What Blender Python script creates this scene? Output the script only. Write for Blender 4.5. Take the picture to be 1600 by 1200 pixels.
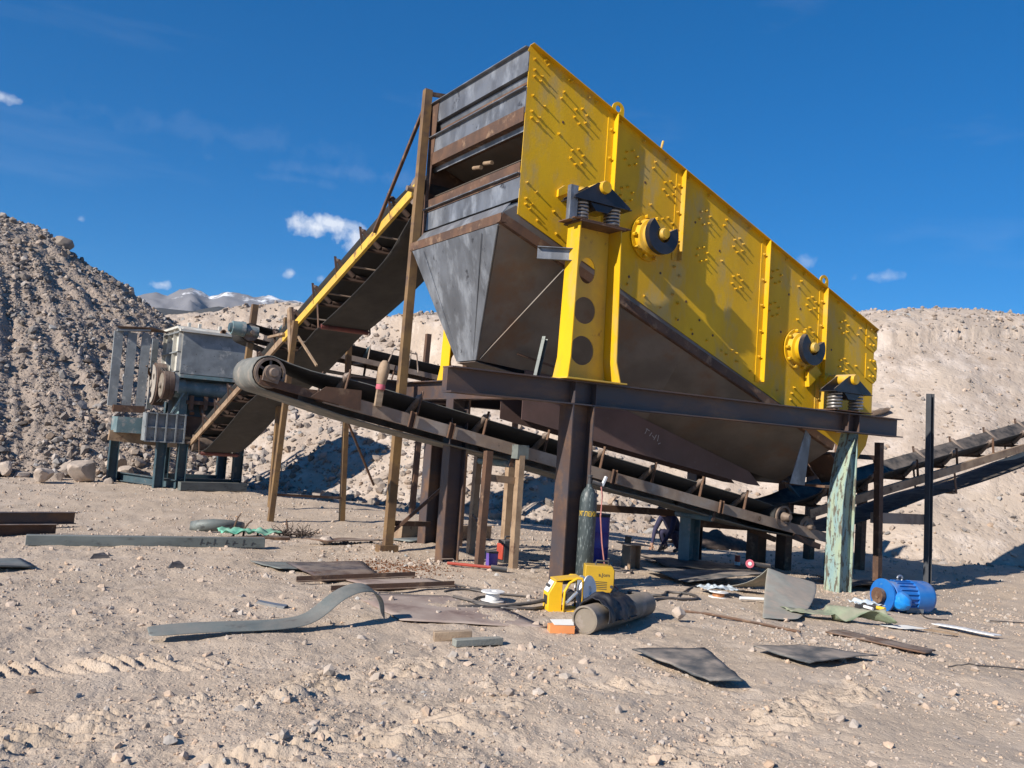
import bpy, bmesh, math, random
import numpy as np
from mathutils import Vector, Matrix, Quaternion

for _o in list(bpy.data.objects):
    bpy.data.objects.remove(_o, do_unlink=True)
S = bpy.context.scene
COL = S.collection
random.seed(11)
RNG = np.random.default_rng(11)

# ------------------------------------------------------------------ camera
CAM_H = 1.75
cam_d = bpy.data.cameras.new('camera')
cam = bpy.data.objects.new('camera', cam_d)
COL.objects.link(cam)
_f, _d, _roll = 1400.0, 93.0, 0.069
_p = math.atan(_d / _f)
_y = math.atan(890 / math.hypot(_f, _d))
fwd = Vector((math.sin(_y) * math.cos(_p), math.cos(_y) * math.cos(_p), math.sin(_p)))
_r0 = Vector((math.cos(_y), -math.sin(_y), 0))
_u0 = _r0.cross(fwd)
rgt = _r0 * math.cos(_roll) + _u0 * math.sin(_roll)
upv = rgt.cross(fwd)
cam.matrix_world = Matrix(((rgt.x, upv.x, -fwd.x, 0), (rgt.y, upv.y, -fwd.y, 0), (rgt.z, upv.z, -fwd.z, CAM_H), (0, 0, 0, 1)))
cam_d.sensor_width = 36
cam_d.lens = _f * 36 / 1600
cam_d.clip_start = 0.05
cam_d.clip_end = 40000
S.camera = cam

# ------------------------------------------------------------------ light
SUN_DIR = Vector((1.0, 0.17, -0.60)).normalized()      # travel direction of the light
sun_el = math.asin(-SUN_DIR.z)
sun_az = math.atan2(-SUN_DIR.x, -SUN_DIR.y)
sl = bpy.data.lights.new('sun', 'SUN')
sl.energy = 4.9
sl.angle = math.radians(0.53)
sl.color = (1.0, 0.93, 0.83)
so = bpy.data.objects.new('sun', sl)
so.rotation_euler = SUN_DIR.to_track_quat('-Z', 'Y').to_euler()
so.location = (0, 0, 50)
COL.objects.link(so)

S.view_settings.view_transform = 'Standard'
S.view_settings.look = 'None'
S.view_settings.gamma = 1
S.view_settings.use_curve_mapping = False
S.view_settings.exposure = 0.6
S.render.resolution_x = 1024
S.render.resolution_y = 768

W = bpy.data.worlds.new('World')
S.world = W
W.use_nodes = True


def world():
    nt = W.node_tree
    nt.nodes.clear()
    N = nt.nodes.new
    L = nt.links.new
    sky = N('ShaderNodeTexSky')
    sky.sky_type = 'NISHITA'
    sky.sun_disc = False
    sky.sun_elevation = sun_el
    sky.sun_rotation = sun_az
    sky.altitude = 3800
    sky.air_density = 1.0
    sky.dust_density = 0.15
    sky.ozone_density = 2.6
    hs = N('ShaderNodeHueSaturation')
    hs.inputs['Saturation'].default_value = 1.28
    hs.inputs['Value'].default_value = 1.0
    L(sky.outputs[0], hs.inputs['Color'])
    gm = N('ShaderNodeGamma')
    gm.inputs['Gamma'].default_value = 0.70
    L(hs.outputs[0], gm.inputs['Color'])
    hs2 = N('ShaderNodeHueSaturation')
    hs2.inputs['Saturation'].default_value = 1.14
    hs2.inputs['Value'].default_value = 1.66
    L(gm.outputs[0], hs2.inputs['Color'])
    tint = N('ShaderNodeMix')
    tint.data_type = 'RGBA'
    tint.blend_type = 'MULTIPLY'
    tint.inputs['Factor'].default_value = 1
    tint.inputs[7].default_value = (.36, .78, 1.02, 1)
    L(hs2.outputs[0], tint.inputs[6])
    tc = N('ShaderNodeTexCoord')
    nz = N('ShaderNodeTexNoise')
    nz.inputs['Scale'].default_value = 38
    nz.inputs['Detail'].default_value = 7
    nz.inputs['Roughness'].default_value = 0.56
    L(tc.outputs['Generated'], nz.inputs['Vector'])

    def math_(op, a, b=None, clamp=False):
        n = N('ShaderNodeMath')
        n.operation = op
        n.use_clamp = clamp
        for i, v in enumerate((a, b)):
            if v is None:
                continue
            if isinstance(v, (int, float)):
                n.inputs[i].default_value = v
            else:
                L(v, n.inputs[i])
        return n.outputs[0]

    def dot(vec):
        n = N('ShaderNodeVectorMath')
        n.operation = 'DOT_PRODUCT'
        L(tc.outputs['Generated'], n.inputs[0])
        n.inputs[1].default_value = vec
        return n.outputs['Value']
    total = None
    # a few small fair-weather clouds, each a direction in the sky with its own width and height (radians)
    clouds = [((0.322, 0.920, 0.217), 0.036, 0.011, .95), ((0.302, 0.928, 0.220), 0.016, 0.010, .9), ((0.333, 0.917, 0.222), 0.018, 0.009, .9), ((0.364, 0.907, 0.210), 0.012, 0.016, .8),
              ((0.357, 0.908, 0.222), 0.013, 0.006, .5),
              ((0.181, 0.974, 0.139), 0.014, 0.006, .75), ((0.100, 0.976, 0.192), 0.006, 0.006, .45), ((0.305, 0.938, 0.166), 0.008, 0.005, .55),
              ((0.335, 0.928, 0.164), 0.006, 0.005, .3),
              ((0.020, 0.957, 0.290), 0.022, 0.005, .55), ((0.36, 0.885, 0.275), 0.13, 0.010, .05), ((0.24, 0.925, 0.295), 0.20, 0.014, .03), ((0.30, 0.915, 0.262), 0.05, 0.006, .04), ((0.800, 0.565, 0.196), 0.024, 0.006, .28), ((0.752, 0.623, 0.211), 0.010, 0.009, .22),
              ((-0.62, 0.74, 0.26), 0.05, 0.014, .8), ((0.93, 0.10, 0.24), 0.05, 0.012, .7), ((-0.2, -0.93, 0.25), 0.06, 0.015, .8)]
    for c, sa, sb, amp in clouds:
        c = Vector(c).normalized()
        e1 = c.cross(Vector((0, 0, 1))).normalized()
        e2 = e1.cross(c)
        a = math_('DIVIDE', dot(e1), sa)
        b = math_('DIVIDE', dot(e2), sb)
        r = math_('SQRT', math_('ADD', math_('MULTIPLY', a, a), math_('MULTIPLY', b, b)))
        nn = math_('MULTIPLY', math_('SUBTRACT', nz.outputs['Fac'], 0.5), 4.2)
        m = math_('SUBTRACT', math_('ADD', 0.95, nn), r)
        m = math_('MULTIPLY', m, 1.0, True)
        front = math_('GREATER_THAN', dot(c), 0.5)
        m = math_('MULTIPLY', math_('MULTIPLY', m, amp), front)
        total = m if total is None else math_('MAXIMUM', total, m)
    # faint high cirrus, everywhere in the sky
    mp = N('ShaderNodeMapping')
    mp.inputs['Rotation'].default_value = (0.15, 0.25, 0.4)
    mp.inputs['Scale'].default_value = (1.0, 3.0, 9.0)
    L(tc.outputs['Generated'], mp.inputs['Vector'])
    n2 = N('ShaderNodeTexNoise')
    n2.inputs['Scale'].default_value = 1.6
    n2.inputs['Detail'].default_value = 8
    n2.inputs['Roughness'].default_value = 0.55
    L(mp.outputs[0], n2.inputs['Vector'])
    ci = math_('MULTIPLY', math_('SUBTRACT', n2.outputs['Fac'], 0.60, True), 0.35, True)
    total = math_('MAXIMUM', total, ci)
    mix = N('ShaderNodeMix')
    mix.data_type = 'RGBA'
    L(total, mix.inputs['Factor'])
    L(tint.outputs[2], mix.inputs[6])
    mix.inputs[7].default_value = (7.0, 7.4, 8.2, 1)
    bg = N('ShaderNodeBackground')
    bg.inputs['Strength'].default_value = 0.082
    L(mix.outputs[2], bg.inputs['Color'])
    out = N('ShaderNodeOutputWorld')
    L(bg.outputs[0], out.inputs['Surface'])


world()

# ------------------------------------------------------------------ noise
_perm = np.random.default_rng(3).permutation(512).astype(np.int64)
_perm = np.concatenate([_perm % 256, _perm % 256])
_ang = np.random.default_rng(4).random(256) * 2 * np.pi
_gx, _gy = np.cos(_ang), np.sin(_ang)


def perlin(x, y):
    xi = np.floor(x).astype(np.int64)
    yi = np.floor(y).astype(np.int64)
    xf, yf = x - xi, y - yi
    u = xf * xf * xf * (xf * (xf * 6 - 15) + 10)
    v = yf * yf * yf * (yf * (yf * 6 - 15) + 10)
    xi &= 255
    yi &= 255

    def gr(i, j, a, b):
        h = _perm[(_perm[(xi + i) & 255] + yi + j) & 511]
        return _gx[h] * a + _gy[h] * b
    n00 = gr(0, 0, xf, yf)
    n10 = gr(1, 0, xf - 1, yf)
    n01 = gr(0, 1, xf, yf - 1)
    n11 = gr(1, 1, xf - 1, yf - 1)
    return (n00 * (1 - u) + n10 * u) * (1 - v) + (n01 * (1 - u) + n11 * u) * v


def fbm(x, y, octv=5, gain=0.5, lac=2.03, ridged=False):
    a, s = 1.0, np.zeros_like(x, dtype=float)
    for k in range(octv):
        n = perlin(x + 17.3 * k, y - 9.1 * k)
        s += a * ((0.35 - np.abs(n)) if ridged else n)
        x, y, a = x * lac, y * lac, a * gain
    return s


def sstep(a, b, x):
    t = np.clip((x - a) / (b - a), 0, 1)
    return t * t * (3 - 2 * t)


def g0(u, v):
    u = np.asarray(u, float)
    v = np.asarray(v, float)
    a = .05 * np.clip(u - 7, 0, 9)
    b = .22 * sstep(12.5, 17.5, v)
    return -np.sqrt(a * a + b * b)


def gz(u, v):
    return float(g0(u, v))


# ------------------------------------------------------------------ materials
def M(name, c1, c2=None, scale=4.0, rough=.6, metal=0.0, bump=0.0, bscale=60.0, c3=None, t3=.6, s3=2.0, dust=0.0, spec=.5, var=None, sharp=.12, stretch=None, coat=0.0, c4=None, t4=.62, s4=14.0):
    m = bpy.data.materials.new(name)
    m.use_nodes = True
    nt = m.node_tree
    N, L = nt.nodes.new, nt.links.new
    b = nt.nodes['Principled BSDF']
    tc = N('ShaderNodeTexCoord')
    vec = tc.outputs['Object']
    if stretch:
        mp = N('ShaderNodeMapping')
        mp.inputs['Scale'].default_value = stretch
        L(vec, mp.inputs['Vector'])
        vec2 = mp.outputs[0]
    else:
        vec2 = vec

    def noise(sc, det=6, ro=.6, v=vec):
        n = N('ShaderNodeTexNoise')
        n.inputs['Scale'].default_value = sc
        n.inputs['Detail'].default_value = det
        n.inputs['Roughness'].default_value = ro
        L(v, n.inputs['Vector'])
        return n.outputs['Fac']

    def ramp(fac, lo, hi):
        r = N('ShaderNodeMapRange')
        r.inputs['From Min'].default_value = lo
        r.inputs['From Max'].default_value = hi
        r.interpolation_type = 'SMOOTHSTEP'
        L(fac, r.inputs['Value'])
        return r.outputs[0]

    def mix(fac, a, c):
        n = N('ShaderNodeMix')
        n.data_type = 'RGBA'
        L(fac, n.inputs['Factor'])
        for i, q in ((6, a), (7, c)):
            if isinstance(q, tuple):
                n.inputs[i].default_value = (*q, 1)
            else:
                L(q, n.inputs[i])
        return n.outputs[2]
    col = c1
    if c2:
        col = mix(ramp(noise(scale, v=vec2), .34, .66), c1, c2)
    if c3:
        col = mix(ramp(noise(s3, 9, .65, v=vec2), t3 - sharp / 2, t3 + sharp / 2), col, c3)
    if c4:
        col = mix(ramp(noise(s4, 6, .7), t4 - .04, t4 + .04), col, c4)
    if var:
        at = N('ShaderNodeAttribute')
        at.attribute_name = var
        hv = N('ShaderNodeMix')
        hv.data_type = 'RGBA'
        hv.blend_type = 'MULTIPLY'
        hv.inputs['Factor'].default_value = 1
        if isinstance(col, tuple):
            hv.inputs[6].default_value = (*col, 1)
        else:
            L(col, hv.inputs[6])
        L(at.outputs['Color'], hv.inputs[7])
        col = hv.outputs[2]
    if dust:
        ge = N('ShaderNodeNewGeometry')
        sp = N('ShaderNodeSeparateXYZ')
        L(ge.outputs['Normal'], sp.inputs[0])
        up = ramp(sp.outputs['Z'], .25, .95)
        dn = ramp(noise(3.0, 8, .7), .35, .62)
        mu = N('ShaderNodeMath')
        mu.operation = 'MULTIPLY'
        L(up, mu.inputs[0])
        L(dn, mu.inputs[1])
        m2 = N('ShaderNodeMath')
        m2.operation = 'MULTIPLY'
        L(mu.outputs[0], m2.inputs[0])
        m2.inputs[1].default_value = dust
        col = mix(m2.outputs[0], col, (.36, .29, .235))
    if isinstance(col, tuple):
        b.inputs['Base Color'].default_value = (*col, 1)
    else:
        L(col, b.inputs['Base Color'])
    rn = N('ShaderNodeMapRange')
    rn.inputs['To Min'].default_value = max(.05, rough - .14)
    rn.inputs['To Max'].default_value = min(1, rough + .14)
    L(noise(scale * 2.3), rn.inputs['Value'])
    L(rn.outputs[0], b.inputs['Roughness'])
    b.inputs['Metallic'].default_value = metal
    b.inputs['Specular IOR Level'].default_value = spec
    b.inputs['Coat Weight'].default_value = coat
    if bump:
        bp = N('ShaderNodeBump')
        bp.inputs['Strength'].default_value = min(1, bump * 2)
        bp.inputs['Distance'].default_value = .01 * bump
        L(noise(bscale, 5, .6), bp.inputs['Height'])
        L(bp.outputs[0], b.inputs['Normal'])
    return m


MAT = dict(
    yellow=M('yellow_paint', (.70, .415, .007), (.57, .325, .010), 1.1, .50, 0, .3, 30, c3=(.46, .32, .10), t3=.60, s3=2.4, sharp=.22, stretch=(1, 1, .45), dust=.6, c4=(.22, .12, .04), t4=.73, s4=16, spec=.3),
    yellow_old=M('worn_yellow_paint', (.66, .43, .045), (.55, .34, .06), 2.5, .5, 0, .3, 40, c3=(.22, .11, .05), t3=.62, s3=4.0, dust=.5, c4=(.12, .07, .05), t4=.72, s4=20),
    raw=M('mill_scale_steel', (.185, .195, .215), (.11, .113, .122), 2.2, .46, .35, .25, 22, c3=(.29, .305, .33), t3=.58, s3=2.8, sharp=.2, c4=(.055, .055, .06), t4=.64, s4=4, dust=.25, stretch=(1, 1, .5)),
    raw_dark=M('dark_sheet_steel', (.19, .165, .145), (.13, .113, .10), 1.3, .52, .2, .2, 24, c3=(.17, .105, .07), t3=.60, s3=1.7, sharp=.25, dust=.3),
    beam=M('rolled_beam_steel', (.062, .058, .068), (.10, .06, .045), 1.2, .5, .2, .25, 30, c3=(.17, .095, .055), t3=.57, s3=2.2, sharp=.22, dust=.6, stretch=(.35, 1, 1)),
    rust=M('rusty_steel', (.13, .068, .04), (.075, .043, .03), 3.0, .75, .1, .4, 60, c3=(.21, .13, .08), t3=.60, s3=5, dust=.6),
    skirt=M('red_brown_primer', (.15, .09, .08), (.11, .068, .06), 1.5, .7, 0, .2, 30, c3=(.15, .11, .10), t3=.66, s3=5, dust=.3),
    stringer=M('dusty_channel_steel', (.33, .25, .19), (.19, .125, .09), 3.2, .7, .05, .3, 50, c3=(.36, .31, .27), t3=.56, s3=1.6, sharp=.2, c4=(.07, .05, .04), t4=.68, s4=9, dust=.7),
    ochre=M('ochre_primed_post', (.21, .125, .05), (.12, .07, .036), 2.4, .6, 0, .3, 40, c3=(.10, .06, .04), t3=.6, s3=4.5, dust=.4),
    tan=M('tan_painted_steel', (.33, .23, .145), (.20, .13, .08), 3, .65, 0, .3, 40, c3=(.14, .08, .05), t3=.62, s3=5, dust=.5),
    black=M('black_gloss_paint', (.012, .012, .016), (.022, .022, .03), 5, .38, 0, .1, 40, dust=.45),
    rubber=M('conveyor_rubber', (.017, .0165, .017), (.025, .024, .023), 2.0, .75, 0, .15, 90, c3=(.045, .040, .037), t3=.64, s3=1.2, sharp=.3, dust=.3),
    rubber_dusty=M('dusty_rubber_sheet', (.34, .335, .29), (.25, .25, .22), 4, .8, 0, .3, 70, c3=(.40, .35, .30), t3=.58, s3=6, dust=.7),
    rubber_dark=M('dark_rubber_sheet', (.06, .065, .07), (.095, .10, .10), 3, .7, 0, .3, 90, c3=(.26, .22, .19), t3=.57, s3=3.4, sharp=.22, dust=.5, c4=(.34, .28, .24), t4=.66, s4=24),
    spring=M('spring_steel', (.42, .41, .40), (.22, .21, .2), 8, .4, .7, .1, 60, dust=.2),
    roller=M('roller_steel', (.23, .175, .14), (.13, .095, .075), 6, .6, .2, .2, 60, dust=.5),
    red_roller=M('red_roller_paint', (.19, .055, .045), (.11, .04, .035), 5, .6, 0, .2, 60, dust=.4),
    teal=M('teal_green_paint', (.16, .24, .25), (.095, .15, .165), 2.0, .6, 0, .25, 30, c3=(.26, .26, .25), t3=.57, s3=4.5, dust=.6, c4=(.15, .09, .06), t4=.73, s4=9),
    teal_dark=M('dark_teal_paint', (.045, .085, .105), (.03, .055, .07), 2.0, .55, 0, .25, 30, c3=(.12, .12, .115), t3=.63, s3=4.5, dust=.6),
    grey=M('worn_grey_paint', (.23, .25, .26), (.15, .165, .175), 2.4, .62, 0, .25, 40, c3=(.36, .36, .34), t3=.62, s3=3.4, dust=.6, c4=(.05, .045, .042), t4=.64, s4=8),
    whitewash=M('chipped_white_paint', (.56, .54, .48), (.44, .42, .37), 3, .7, 0, .3, 40, c3=(.13, .11, .09), t3=.66, s3=6, dust=.5),
    flake=M('flaking_green_paint', (.30, .36, .25), (.20, .31, .32), 2.6, .65, 0, .5, 25, c3=(.11, .10, .075), t3=.545, s3=5, sharp=.06, c4=(.07, .045, .03), t4=.62, s4=9, dust=.3, stretch=(3, 3, .6)),
    blue=M('blue_enamel', (.012, .12, .42), (.02, .16, .46), 3, .38, 0, .1, 40, c3=(.06, .20, .42), t3=.66, s3=9, dust=.4),
    bluebright=M('bright_blue_enamel', (.01, .25, .68), (.01, .19, .58), 4, .35, 0, .1, 40, dust=.2),
    green_cyl=M('scuffed_bottle_green', (.034, .045, .047), (.05, .065, .067), 5, .5, 0, .2, 40, c3=(.22, .25, .245), t3=.61, s3=24, sharp=.16, c4=(.018, .022, .025), t4=.70, s4=12, stretch=(2, 2, .5)),
    letter=M('yellow_lettering', (.72, .47, .03), (.6, .38, .03), 30, .6),
    ink=M('dark_marker_ink', (.03, .03, .035), (.05, .05, .05), 30, .7),
    chalk=M('white_chalk', (.55, .5, .48), (.35, .32, .31), 40, .9),
    orange=M('orange_carton', (.78, .30, .10), (.7, .26, .09), 4, .7, dust=.3),
    white=M('white_plastic', (.78, .78, .77), (.70, .70, .69), 5, .45, dust=.3),
    paper=M('white_card', (.74, .72, .68), (.66, .64, .6), 4, .8),
    purple=M('purple_plastic', (.14, .085, .36), (.10, .06, .28), 4, .42, dust=.4, c3=(.3, .26, .48), t3=.64, s3=8),
    redp=M('red_paint', (.42, .06, .035), (.33, .05, .03), 5, .45, dust=.3),
    pink=M('pink_grinding_disc', (.55, .13, .17), (.46, .1, .14), 8, .7),
    feeder=M('yellow_powder_coat', (.80, .47, .015), (.74, .42, .015), 4, .4, 0, .1, 60, dust=.35),
    weld=M('yellow_welder_case', (.50, .31, .015), (.42, .25, .02), 2, .5, 0, .1, 60, dust=.3),
    darkplastic=M('dark_plastic', (.03, .03, .034), (.05, .05, .052), 6, .5, dust=.5),
    cable=M('black_cable_sheath', (.025, .025, .028), (.05, .045, .042), 9, .6, dust=.7),
    hose=M('pink_gas_hose', (.45, .18, .15), (.35, .13, .12), 9, .6),
    pipe=M('brown_pipe_steel', (.21, .175, .135), (.155, .128, .10), 3, .7, 0, .3, 50, c3=(.24, .2, .165), t3=.58, s3=7, dust=.8),
    concrete=M('rough_concrete', (.36, .32, .28), (.28, .25, .22), 12, .95, 0, 1.0, 60, c3=(.19, .17, .15), t3=.64, s3=30),
    jacket=M('black_nylon_fabric', (.014, .014, .018), (.024, .024, .03), 8, .55, 0, .4, 40),
    timber=M('weathered_timber', (.34, .25, .17), (.24, .17, .115), 4, .85, 0, .5, 60, stretch=(.4, 5, 5), dust=.4),
    timber_grey=M('grey_timber', (.25, .26, .23), (.18, .185, .165), 4, .85, 0, .5, 60, stretch=(.4, 5, 5), dust=.5),
    tarp=M('mint_tarp', (.16, .52, .36), (.12, .43, .30), 4, .5, dust=.4),
    strap=M('sage_canvas', (.24, .29, .19), (.18, .22, .145), 8, .85, 0, .3, 90, dust=.5),
    gun=M('grey_sheet_bar', (.17, .19, .18), (.115, .13, .125), 2, .6, .1, .3, 40, c3=(.06, .065, .065), t3=.62, s3=6, dust=.25, stretch=(.6, 2, 2)),
    navy=M('navy_workwear', (.018, .018, .05), (.028, .026, .065), 9, .85),
    skin=M('weathered_skin', (.30, .16, .10), (.26, .14, .09), 9, .6),
    hair=M('black_hair', (.012, .010, .009), (.02, .017, .015), 20, .7),
    brush=M('dead_twigs', (.05, .035, .03), (.09, .065, .05), 9, .9),
    greybeam=M('grey_beam_steel', (.085, .09, .10), (.055, .058, .065), 2, .5, .2, .2, 30, dust=.4),
    dustysteel=M('dust_covered_sheet', (.36, .29, .245), (.24, .175, .15), 1.6, .85, 0, .3, 40, c3=(.15, .10, .085), t3=.60, s3=2.2, sharp=.15),
    beltgrey=M('dusty_belt_face', (.17, .17, .155), (.11, .11, .10), 3, .8, 0, .2, 70, c3=(.28, .24, .20), t3=.6, s3=4, sharp=.2),
    wheel=M('dark_rusty_wheel', (.05, .03, .024), (.085, .05, .035), 4, .7, .1, .3, 50, dust=.4),
    galv=M('galvanised_metal', (.5, .52, .54), (.4, .42, .44), 5, .35, .8),
    glass=M('green_glass', (.02, .22, .20), (.02, .25, .22), 5, .12),
    copper=M('copper_wire', (.62, .28, .12), (.5, .22, .1), 40, .4, .6),
    screenmesh=M('woven_screen_mesh', (.10, .085, .07), (.16, .13, .10), 40, .6, .3, .6, 90),
    plasticbag=M('clear_plastic_wrap', (.62, .68, .70), (.5, .56, .6), 14, .2),
)

# ------------------------------------------------------------------ object helpers
def wloc(o):
    v = Vector((0, 0, 0))
    while o:
        v = v + o.location
        o = o.parent
    return v


def tag(o, label=None, cat=None, group=None, kind=None):
    for k, val in (('label', label), ('category', cat), ('group', group), ('kind', kind)):
        if val:
            o[k] = val
    return o


def thing(name, label, cat, loc=(0, 0, 0), group=None):
    o = bpy.data.objects.new(name, None)
    COL.objects.link(o)
    o.location = loc
    o.empty_display_size = .2
    return tag(o, label, cat, group)


Z = Vector((0, 0, 1))


def frame(a, up=Z):
    """axes for something running along a: side, up"""
    a = Vector(a).normalized()
    s = a.cross(up)
    if s.length < 1e-5:
        s = a.cross(Vector((0, 1, 0)))
    s.normalize()
    return a, s, s.cross(a).normalized()


def P_I(w, h, tf, tw):
    a, b, c = w / 2, h / 2, tw / 2
    return [(-a, -b), (a, -b), (a, -b + tf), (c, -b + tf), (c, b - tf), (a, b - tf), (a, b), (-a, b), (-a, b - tf), (-c, b - tf), (-c, -b + tf), (-a, -b + tf)]


def P_C(w, h, t):     # web on the -x side, flanges pointing +x
    a, b = w, h / 2
    return [(0, -b), (a, -b), (a, -b + t), (t, -b + t), (t, b - t), (a, b - t), (a, b), (0, b)]


def P_L(w, h, t):
    return [(0, 0), (w, 0), (w, t), (t, t), (t, h), (0, h)]


def P_R(w, h):
    return [(-w / 2, -h / 2), (w / 2, -h / 2), (w / 2, h / 2), (-w / 2, h / 2)]


class MB:
    def __init__(s):
        s.v = []
        s.f = []

    def poly(s, pts, faces):
        o = len(s.v)
        s.v += [tuple(p) for p in pts]
        s.f += [tuple(i + o for i in q) for q in faces]
        return s

    def loft(s, secs, closed=True, caps=True, ring=False):
        n = len(secs[0])
        pts = [p for q in secs for p in q]
        fs = []
        m = len(secs)
        for i in range(m if ring else m - 1):
            j = (i + 1) % m
            for k in range(n if closed else n - 1):
                l = (k + 1) % n
                fs.append((i * n + k, i * n + l, j * n + l, j * n + k))
        if caps and closed and not ring:
            fs.append(tuple(range(n))[::-1])
            fs.append(tuple((m - 1) * n + k for k in range(n)))
        return s.poly(pts, fs)

    def prof(s, p0, p1, prof, up=Z, cut0=0, cut1=0):
        p0, p1 = Vector(p0), Vector(p1)
        a, sd, u = frame(p1 - p0, up)
        return s.loft([[p + sd * x + u * y for x, y in prof] for p in (p0, p1)])

    def bar(s, p0, p1, w, h, up=Z):
        return s.prof(p0, p1, P_R(w, h), up)

    def box(s, lo, hi):
        x0, y0, z0 = lo
        x1, y1, z1 = hi
        return s.loft([[(x0, y0, z), (x1, y0, z), (x1, y1, z), (x0, y1, z)] for z in (z0, z1)])

    def cyl(s, p0, p1, r, n=16, r1=None, caps=True):
        p0, p1 = Vector(p0), Vector(p1)
        a, sd, u = frame(p1 - p0)
        r1 = r if r1 is None else r1
        return s.loft([[p + (sd * math.cos(t) + u * math.sin(t)) * q for t in [2 * math.pi * k / n for k in range(n)]] for p, q in ((p0, r), (p1, r1))], caps=caps)

    def lathe(s, p0, axis, prof, n=24):
        """prof: list of (distance along axis, radius)"""
        p0 = Vector(p0)
        a, sd, u = frame(axis)
        secs = []
        for d, r in prof:
            secs.append([p0 + a * d + (sd * math.cos(t) + u * math.sin(t)) * max(r, 1e-4) for t in [2 * math.pi * k / n for k in range(n)]])
        return s.loft(secs)

    def tube(s, path, r, n=8, caps=True):
        path = [Vector(p) for p in path]
        secs = []
        for i, p in enumerate(path):
            d = (path[min(i + 1, len(path) - 1)] - path[max(i - 1, 0)])
            a, sd, u = frame(d)
            rr = r[i] if isinstance(r, (list, tuple)) else r
            secs.append([p + (sd * math.cos(t) + u * math.sin(t)) * rr for t in [2 * math.pi * k / n for k in range(n)]])
        return s.loft(secs, caps=caps)

    def prism(s, pts, d):
        """flat polygon pts extruded by vector d"""
        d = Vector(d)
        pts = [Vector(p) for p in pts]
        return s.loft([pts, [p + d for p in pts]])

    def hexbolt(s, p, axis, r=.02, l=.03, n=6):
        p = Vector(p)
        return s.cyl(p, p + Vector(axis) * l, r, n)

    def mesh(s, name, off=Vector((0, 0, 0)), smooth=40):
        me = bpy.data.meshes.new(name)
        me.from_pydata([(x - off.x, y - off.y, z - off.z) for x, y, z in s.v], [], s.f)
        bm = bmesh.new()
        bm.from_mesh(me)
        bmesh.ops.recalc_face_normals(bm, faces=bm.faces)
        bm.to_mesh(me)
        bm.free()
        if smooth:
            me.polygons.foreach_set('use_smooth', [True] * len(me.polygons))
            me.set_sharp_from_angle(angle=math.radians(smooth))
        return me

    def build(s, name, mat, parent=None, loc=None, smooth=40, bevel=0):
        """link as one mesh object; vertices are given in world space"""
        if loc is None:
            loc = Vector((0, 0, 0)) if parent is not None else None
        if parent is None:
            if loc is None:
                a = np.array(s.v)
                loc = Vector(((a[:, 0].min() + a[:, 0].max()) / 2, (a[:, 1].min() + a[:, 1].max()) / 2, a[:, 2].min()))
            off = Vector(loc)
        else:
            off = wloc(parent) + Vector(loc)
        me = s.mesh(name, off, smooth)
        me.materials.append(MAT[mat] if isinstance(mat, str) else mat)
        o = bpy.data.objects.new(name, me)
        COL.objects.link(o)
        o.location = loc
        if parent is not None:
            o.parent = parent
        if bevel:
            bv = o.modifiers.new('bevel', 'BEVEL')
            bv.width = bevel
            bv.segments = 2
            bv.limit_method = 'ANGLE'
            bv.angle_limit = math.radians(40)
        return o


def inst(me, name, parent, matrix, mat=None):
    o = bpy.data.objects.new(name, me)
    COL.objects.link(o)
    o.parent = parent
    o.matrix_local = matrix
    return o


def curve_plate(outer, holes, thick):
    """2D outline with holes -> (verts, faces) of a plate in xy, centred on z=0"""
    cu = bpy.data.curves.new('tmp', 'CURVE')
    cu.dimensions = '2D'
    cu.fill_mode = 'BOTH'
    cu.extrude = thick / 2
    for ring in [outer] + holes:
        sp = cu.splines.new('POLY')
        sp.points.add(len(ring) - 1)
        for p, q in zip(sp.points, ring):
            p.co = (q[0], q[1], 0, 1)
        sp.use_cyclic_u = True
    ob = bpy.data.objects.new('tmp', cu)
    COL.objects.link(ob)
    bpy.context.view_layer.update()
    dg = bpy.context.evaluated_depsgraph_get()
    me = bpy.data.meshes.new_from_object(ob.evaluated_get(dg))
    vs = [v.co.copy() for v in me.vertices]
    fs = [tuple(p.vertices) for p in me.polygons]
    bpy.data.objects.remove(ob)
    bpy.data.curves.remove(cu)
    bpy.data.meshes.remove(me)
    return vs, fs


def text_mesh(txt, size, thick=.002):
    cu = bpy.data.curves.new('tmp', 'FONT')
    cu.body = txt
    cu.size = size
    cu.extrude = thick
    cu.align_x = 'CENTER'
    cu.resolution_u = 3
    ob = bpy.data.objects.new('tmp', cu)
    COL.objects.link(ob)
    bpy.context.view_layer.update()
    dg = bpy.context.evaluated_depsgraph_get()
    me = bpy.data.meshes.new_from_object(ob.evaluated_get(dg))
    vs = [v.co.copy() for v in me.vertices]
    fs = [tuple(p.vertices) for p in me.polygons]
    bpy.data.objects.remove(ob)
    bpy.data.curves.remove(cu)
    bpy.data.meshes.remove(me)
    return vs, fs


def circle(cx, cy, r, n=28, rx=None):
    return [(cx + (rx or r) * math.cos(2 * math.pi * k / n), cy + r * math.sin(2 * math.pi * k / n)) for k in range(n)]

# ------------------------------------------------------------------ terrain
def seg_dist(u, v, a, b):
    ax, ay = a
    bx, by = b
    dx, dy = bx - ax, by - ay
    t = np.clip(((u - ax) * dx + (v - ay) * dy) / (dx * dx + dy * dy), 0, 1)
    return np.hypot(u - ax - t * dx, v - ay - t * dy), t


TRACKS = [((-1.2, 4.85), (3.9, 6.5), .19), ((-.4, 4.0), (3.6, 5.25), .2), ((3.4, 5.6), (4.9, 5.1), .14), ((2.6, 3.6), (6.6, 4.6), .17), ((-.5, 7.2), (2.2, 6.7), .15)]


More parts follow.
